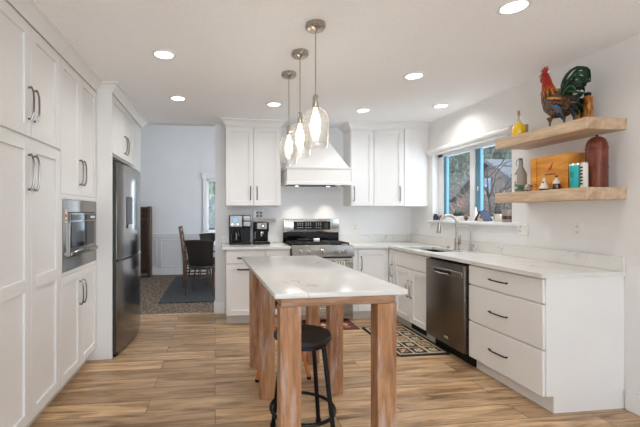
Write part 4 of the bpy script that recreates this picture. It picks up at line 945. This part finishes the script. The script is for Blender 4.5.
tag(obj('tablecloth', b), 'pale blue-grey cloth draped over the dining table', 'tablecloth')
def ladder_chair(loc, rz, label):   # faces local +X
    t = thing('dining_chair', label, 'chair', loc, rotz=rz, local=True); m = M_chair
    b = B(); b.box(-.21, .23, -.21, .21, .44, .465, m, .008, seg=2); obj('seat', b, t)
    b = B(); b.box(-.19, .21, -.19, .19, .385, .441, m, .002); obj('seat_frame', b, t)
    for y in (-.19, .19):
        b = B(); b.box(.18, .22, y-.02, y+.02, 0, .386, m, .003); obj('leg', b, t)
        b = B(); b.tube([(-.20, y, 0), (-.20, y, .45), (-.235, y, .75), (-.285, y, 1.06)], [.024, .025, .023, .018], m, 6, side=(0, 1, 0)); obj('leg', b, t)
        b = B(); b.box(-.19, .20, y-.011, y+.011, .12, .145, m, .002); b.box(-.19, .20, y-.011, y+.011, .24, .265, m, .002); obj('stretcher', b, t)
    for x, z in ((-.223, .60), (-.238, .74), (-.258, .87), (-.276, .99)):
        b = B(); b.box(x-.008, x+.008, -.175, .175, z-.03, z+.03, m, .003); obj('back_slat', b, t)
ladder_chair((-.335, 6.95, FZ), 0, 'brown wooden ladder-back dining chair seen side-on at the table end')
def windsor(loc, rz, label, group):      # faces local +Y, woven curved back
    t = thing('dining_chair', label, 'chair', loc, group, rotz=rz, local=True); m = mat('dark_grey_brown_wicker', (.045, .036, .032), .6)
    w = mat('wicker_weave', (.06, .048, .042), .7); vo = nz(w, tex(w, scale=(1, 1, 3)), 120, 2); bump(w, vo, 1.0, .004); base(w, ramp(w, vo, [(.4, (.02, .016, .014)), (.6, (.10, .082, .07))]))
    b = B(); b.lathe([(0, .42), (.21, .42), (.235, .435), (.23, .455), (0, .45)], (0, 0, 0), w, 24); obj('seat', b, t)
    b = B(); bk = []; n = 12
    for i in range(n+1):
        q = -1+2*i/n; a = q*.75; bk.append((q, a))
    rows = [(.45, .19, -.10), (.60, .205, -.16), (.75, .22, -.20), (.865, .235, -.235)]
    old = set(); vs = []
    for z, hw, y in rows: vs.append([b.bm.verts.new((q*hw, y-.05*(1-q*q)+.03*abs(q), z-(.02*q*q if z > .8 else 0))) for q, a in bk])
    for r0, r1 in zip(vs, vs[1:]):
        for i in range(n): b.bm.faces.new((r0[i], r0[i+1], r1[i+1], r1[i]))
    b.mi(w); g = bmesh.ops.solidify(b.bm, geom=b.bm.faces[:], thickness=.014)
    for f in b.bm.faces: f.smooth = True
    bmesh.ops.recalc_face_normals(b.bm, faces=b.bm.faces)
    obj('backrest', b, t)
    b = B(); z, hw, y = rows[-1]; b.tube([(q*(hw+.005), y-.05*(1-q*q)+.03*abs(q)-.004, z-.02*q*q+.004) for q, a in bk], .014, m, 8); obj('top_rail', b, t)
    for sx in (-1, 1):
        b = B(); b.tube([(sx*.235, -.20, .70), (sx*.27, -.05, .66), (sx*.26, .12, .64), (sx*.22, .17, .45)], .013, m, 8); obj('armrest', b, t)
        for sy in (-1, 1): b = B(); b.tube([(sx*.16, sy*.15, .43), (sx*.22, sy*.20, 0)], [.015, .011], m, 8); obj('leg', b, t)
windsor((-.20, 6.20, FZ), R(-14), 'dark woven dining chair with its back to the kitchen, nearest on the rug', 'dark woven dining chairs')
windsor((-.10, 7.72, FZ), R(176), 'dark woven dining chair at the far side of the dining table', 'dark woven dining chairs')
t = thing('bookcase', 'tall dark rustic wooden shelf unit against the far dining wall behind the refrigerator', 'shelf', (-1.62, 8.08, .005))
for x in (-1.92, -1.36):
    b = B(); b.box(x, x+.05, 7.93, 8.20, .005, 1.45, M_dkwood, .003); obj('side_panel', b, t)
for z in (.08, .46, .82, 1.16, 1.41):
    b = B(); b.box(-1.87, -1.36, 7.94, 8.19, z, z+.03, M_dkwood, .002); obj('shelf', b, t)
b = B(); b.box(-1.87, -1.36, 8.185, 8.198, .08, 1.44, M_dkwood); obj('back_panel', b, t)

# ================================================================== OUTSIDE THE WINDOWS
M_soil = mat('winter_ground', (.30, .24, .17), .95); base(M_soil, ramp(M_soil, nz(M_soil, tex(M_soil), 3, 5), [(.35, (.06, .045, .03)), (.65, (.13, .11, .08))]))
b = B(); b.box(3.3, 40, 2, 45, -.6, -.5, M_soil); struct('ground', b)
b = B(); b.box(-20, 3.25, 8.6, 45, -.6, -.5, M_soil); struct('ground_north', b)
M_brick = mat('pink_brick', (.40, .22, .17), .85); n, l, b_ = nodes(M_brick); br = n.new('ShaderNodeTexBrick'); l.new(tex(M_brick, scale=(1, 1, 1), rot=(R(90), 0, R(90))), br.inputs[0])
br.inputs['Scale'].default_value = 3; br.inputs['Color1'].default_value = (.13, .030, .018, 1); br.inputs['Color2'].default_value = (.17, .050, .032, 1); br.inputs['Mortar'].default_value = (.10, .07, .06, 1); l.new(br.outputs[0], b_.inputs['Base Color'])
M_side = mat('weathered_grey_siding', (.25, .22, .20), .85); base(M_side, ramp(M_side, nz(M_side, tex(M_side, scale=(1, 8, .6)), 4, 4), [(.35, (.022, .019, .018)), (.65, (.065, .055, .048))]))
M_shing = mat('grey_shingle_roof', (.05, .05, .055), .9)
t = thing('neighbour_house', 'pinkish brick house with grey gabled roof seen through the sink window', 'house', (10.5, 12.5, -.5))
b = B(); b.box(9.3, 14, 12.0, 17.0, -.5, 2.25, M_side); obj('siding_wall', b, t, label='weathered grey-brown siding')
b = B(); b.prism(([(9.2, 14.2, -.5), (9.2, 12.7, -.5), (9.2, 12.7, 2.15), (9.2, 14.2, 1.4)], [(9.3, 14.2, -.5), (9.3, 12.7, -.5), (9.3, 12.7, 2.15), (9.3, 14.2, 1.4)]), M_brick); obj('lower_brick_wall', b, t)
b = B(); b.prism(([(9.0, 10.3, -.5), (9.0, 12.6, -.5), (9.0, 12.6, 2.2), (9.0, 11.45, 2.95), (9.0, 10.3, 2.2)], [(14, 10.3, -.5), (14, 12.6, -.5), (14, 12.6, 2.2), (14, 11.45, 2.95), (14, 10.3, 2.2)]), M_brick); g_ = obj('gable_wall', b, t)
for s_ in (-1, 1):
    b = B(); b.prism(([(8.8, 11.45, 3.10), (8.8, 11.45+s_*1.4, 2.18), (8.8, 11.45+s_*1.4, 2.08), (8.8, 11.45, 2.98)], [(14, 11.45, 3.10), (14, 11.45+s_*1.4, 2.18), (14, 11.45+s_*1.4, 2.08), (14, 11.45, 2.98)]), M_shing); obj('roof', b, t)
b = B(); b.prism(([(9.1, 12.6, 2.42), (9.1, 14.6, 1.62), (9.1, 14.6, 1.50), (9.1, 12.6, 2.30)], [(9.4, 12.6, 2.42), (9.4, 14.6, 1.62), (9.4, 14.6, 1.50), (9.4, 12.6, 2.30)]), M_shing); obj('roof', b, t)
b = B(); b.box(8.96, 9.0, 11.32, 11.66, 1.9, 2.5, M_side); w_ = obj('window', b, t); b = B(); b.box(8.94, 8.965, 11.35, 11.48, 1.93, 2.47, mat('window_blue', (.06, .14, .22), .1)); b.box(8.94, 8.965, 11.50, 11.63, 1.93, 2.47, MATS['window_blue']); obj('pane', b, w_)
M_bark = mat('bare_branch_bark', (.025, .017, .012), .9); M_bark2 = mat('pale_branch_bark', (.085, .062, .044), .9)
def bare_tree(x, y, h, seed, label, m, n0=5):
    rnd = random.Random(seed); b = B(); count = [0]
    def grow(p, d, L_, r, depth):
        pts = [p]; q = p.copy(); dd = d.copy()
        for i in range(4):
            dd = (dd+Vector((rnd.uniform(-.22, .22), rnd.uniform(-.22, .22), rnd.uniform(-.10, .16)))).normalized(); q = q+dd*L_/4; pts.append(q.copy())
        b.tube(pts, [r*(1-.12*i) for i in range(5)], m, 5 if depth < 2 else 4, cap=False); count[0] += 1
        if depth < 4:
            for k in range(3 if depth < 3 else 2):
                s_ = pts[rnd.choice((1, 2, 3, 4))]; a = Vector((rnd.uniform(-1, 1), rnd.uniform(-1, 1), rnd.uniform(-.35, .7))).normalized()
                grow(s_, (dd*.55+a).normalized(), L_*rnd.uniform(.55, .8), r*.6, depth+1)
    for k in range(n0):
        a = 2*PI*k/n0+rnd.random(); grow(Vector((x, y, -.5)), Vector((math.cos(a)*.38, math.sin(a)*.38, 1)).normalized(), h*.42, .05, 0)
    tag(obj('bare_tree', b, org=(x, y, -.5)), label, 'tree', 'bare winter trees outside the sink window')
bare_tree(6.1, 8.35, 3.8, 1, 'tangled leafless tree outside, behind the left window pane', M_bark2)
bare_tree(5.6, 6.75, 3.4, 4, 'tangled leafless shrub outside, behind the right window pane', M_bark)
bare_tree(8.1, 10.1, 4.2, 9, 'leafless tree standing close before the brick house gable', M_bark2, 4)
M_ever = mat('evergreen_foliage', (.10, .16, .12), .9); h = nz(M_ever, tex(M_ever), 5, 6, .75); base(M_ever, ramp(M_ever, h, [(.42, (.005, .007, .004)), (.5, (.022, .030, .020)), (.58, (.11, .125, .085))]))
def evergreen(x, y, r, hgt, seed, label):
    t = thing('evergreen_tree', label, 'tree', (x, y, -.5), 'evergreens behind the brick house')
    b = B(); b.tube([(x, y, -.5), (x, y, hgt*.8)], [.2, .08], M_bark, 8); obj('trunk', b, t)
    b = B(); bmesh.ops.create_icosphere(b.bm, subdivisions=4, radius=1)
    for vv in b.bm.verts:
        c = vv.co.copy(); k = 1+.35*mnoise.noise(c*3.1+Vector((seed, 0, 0)))+.18*mnoise.noise(c*9+Vector((seed, 3, 0)))
        vv.co = Vector((x+c.x*r*k*(1-.35*c.z), y+c.y*r*k*(1-.35*c.z), hgt*.5+c.z*hgt*.5*k))
    b.mi(M_ever)
    obj('crown', b, t)
for i, (x, y, r, hg) in enumerate([(17, 28.5, 3.2, 8), (18, 24.5, 3.0, 7.2), (18.5, 20.8, 2.9, 8), (17.5, 17, 2.7, 7), (18, 32.5, 3.2, 7.5)]):
    evergreen(x, y, r, hg, i*5, ('frosty green evergreen farthest left beyond the house', 'frosty evergreen above the grey siding wall', 'tall evergreen directly behind the brick gable', 'evergreen right of the brick gable, near the shelves', 'evergreen hidden furthest along the hedge line')[i])
evergreen(.6, 15.5, 1.6, 4.5, 77, 'evergreen shrub seen through the dining room window')
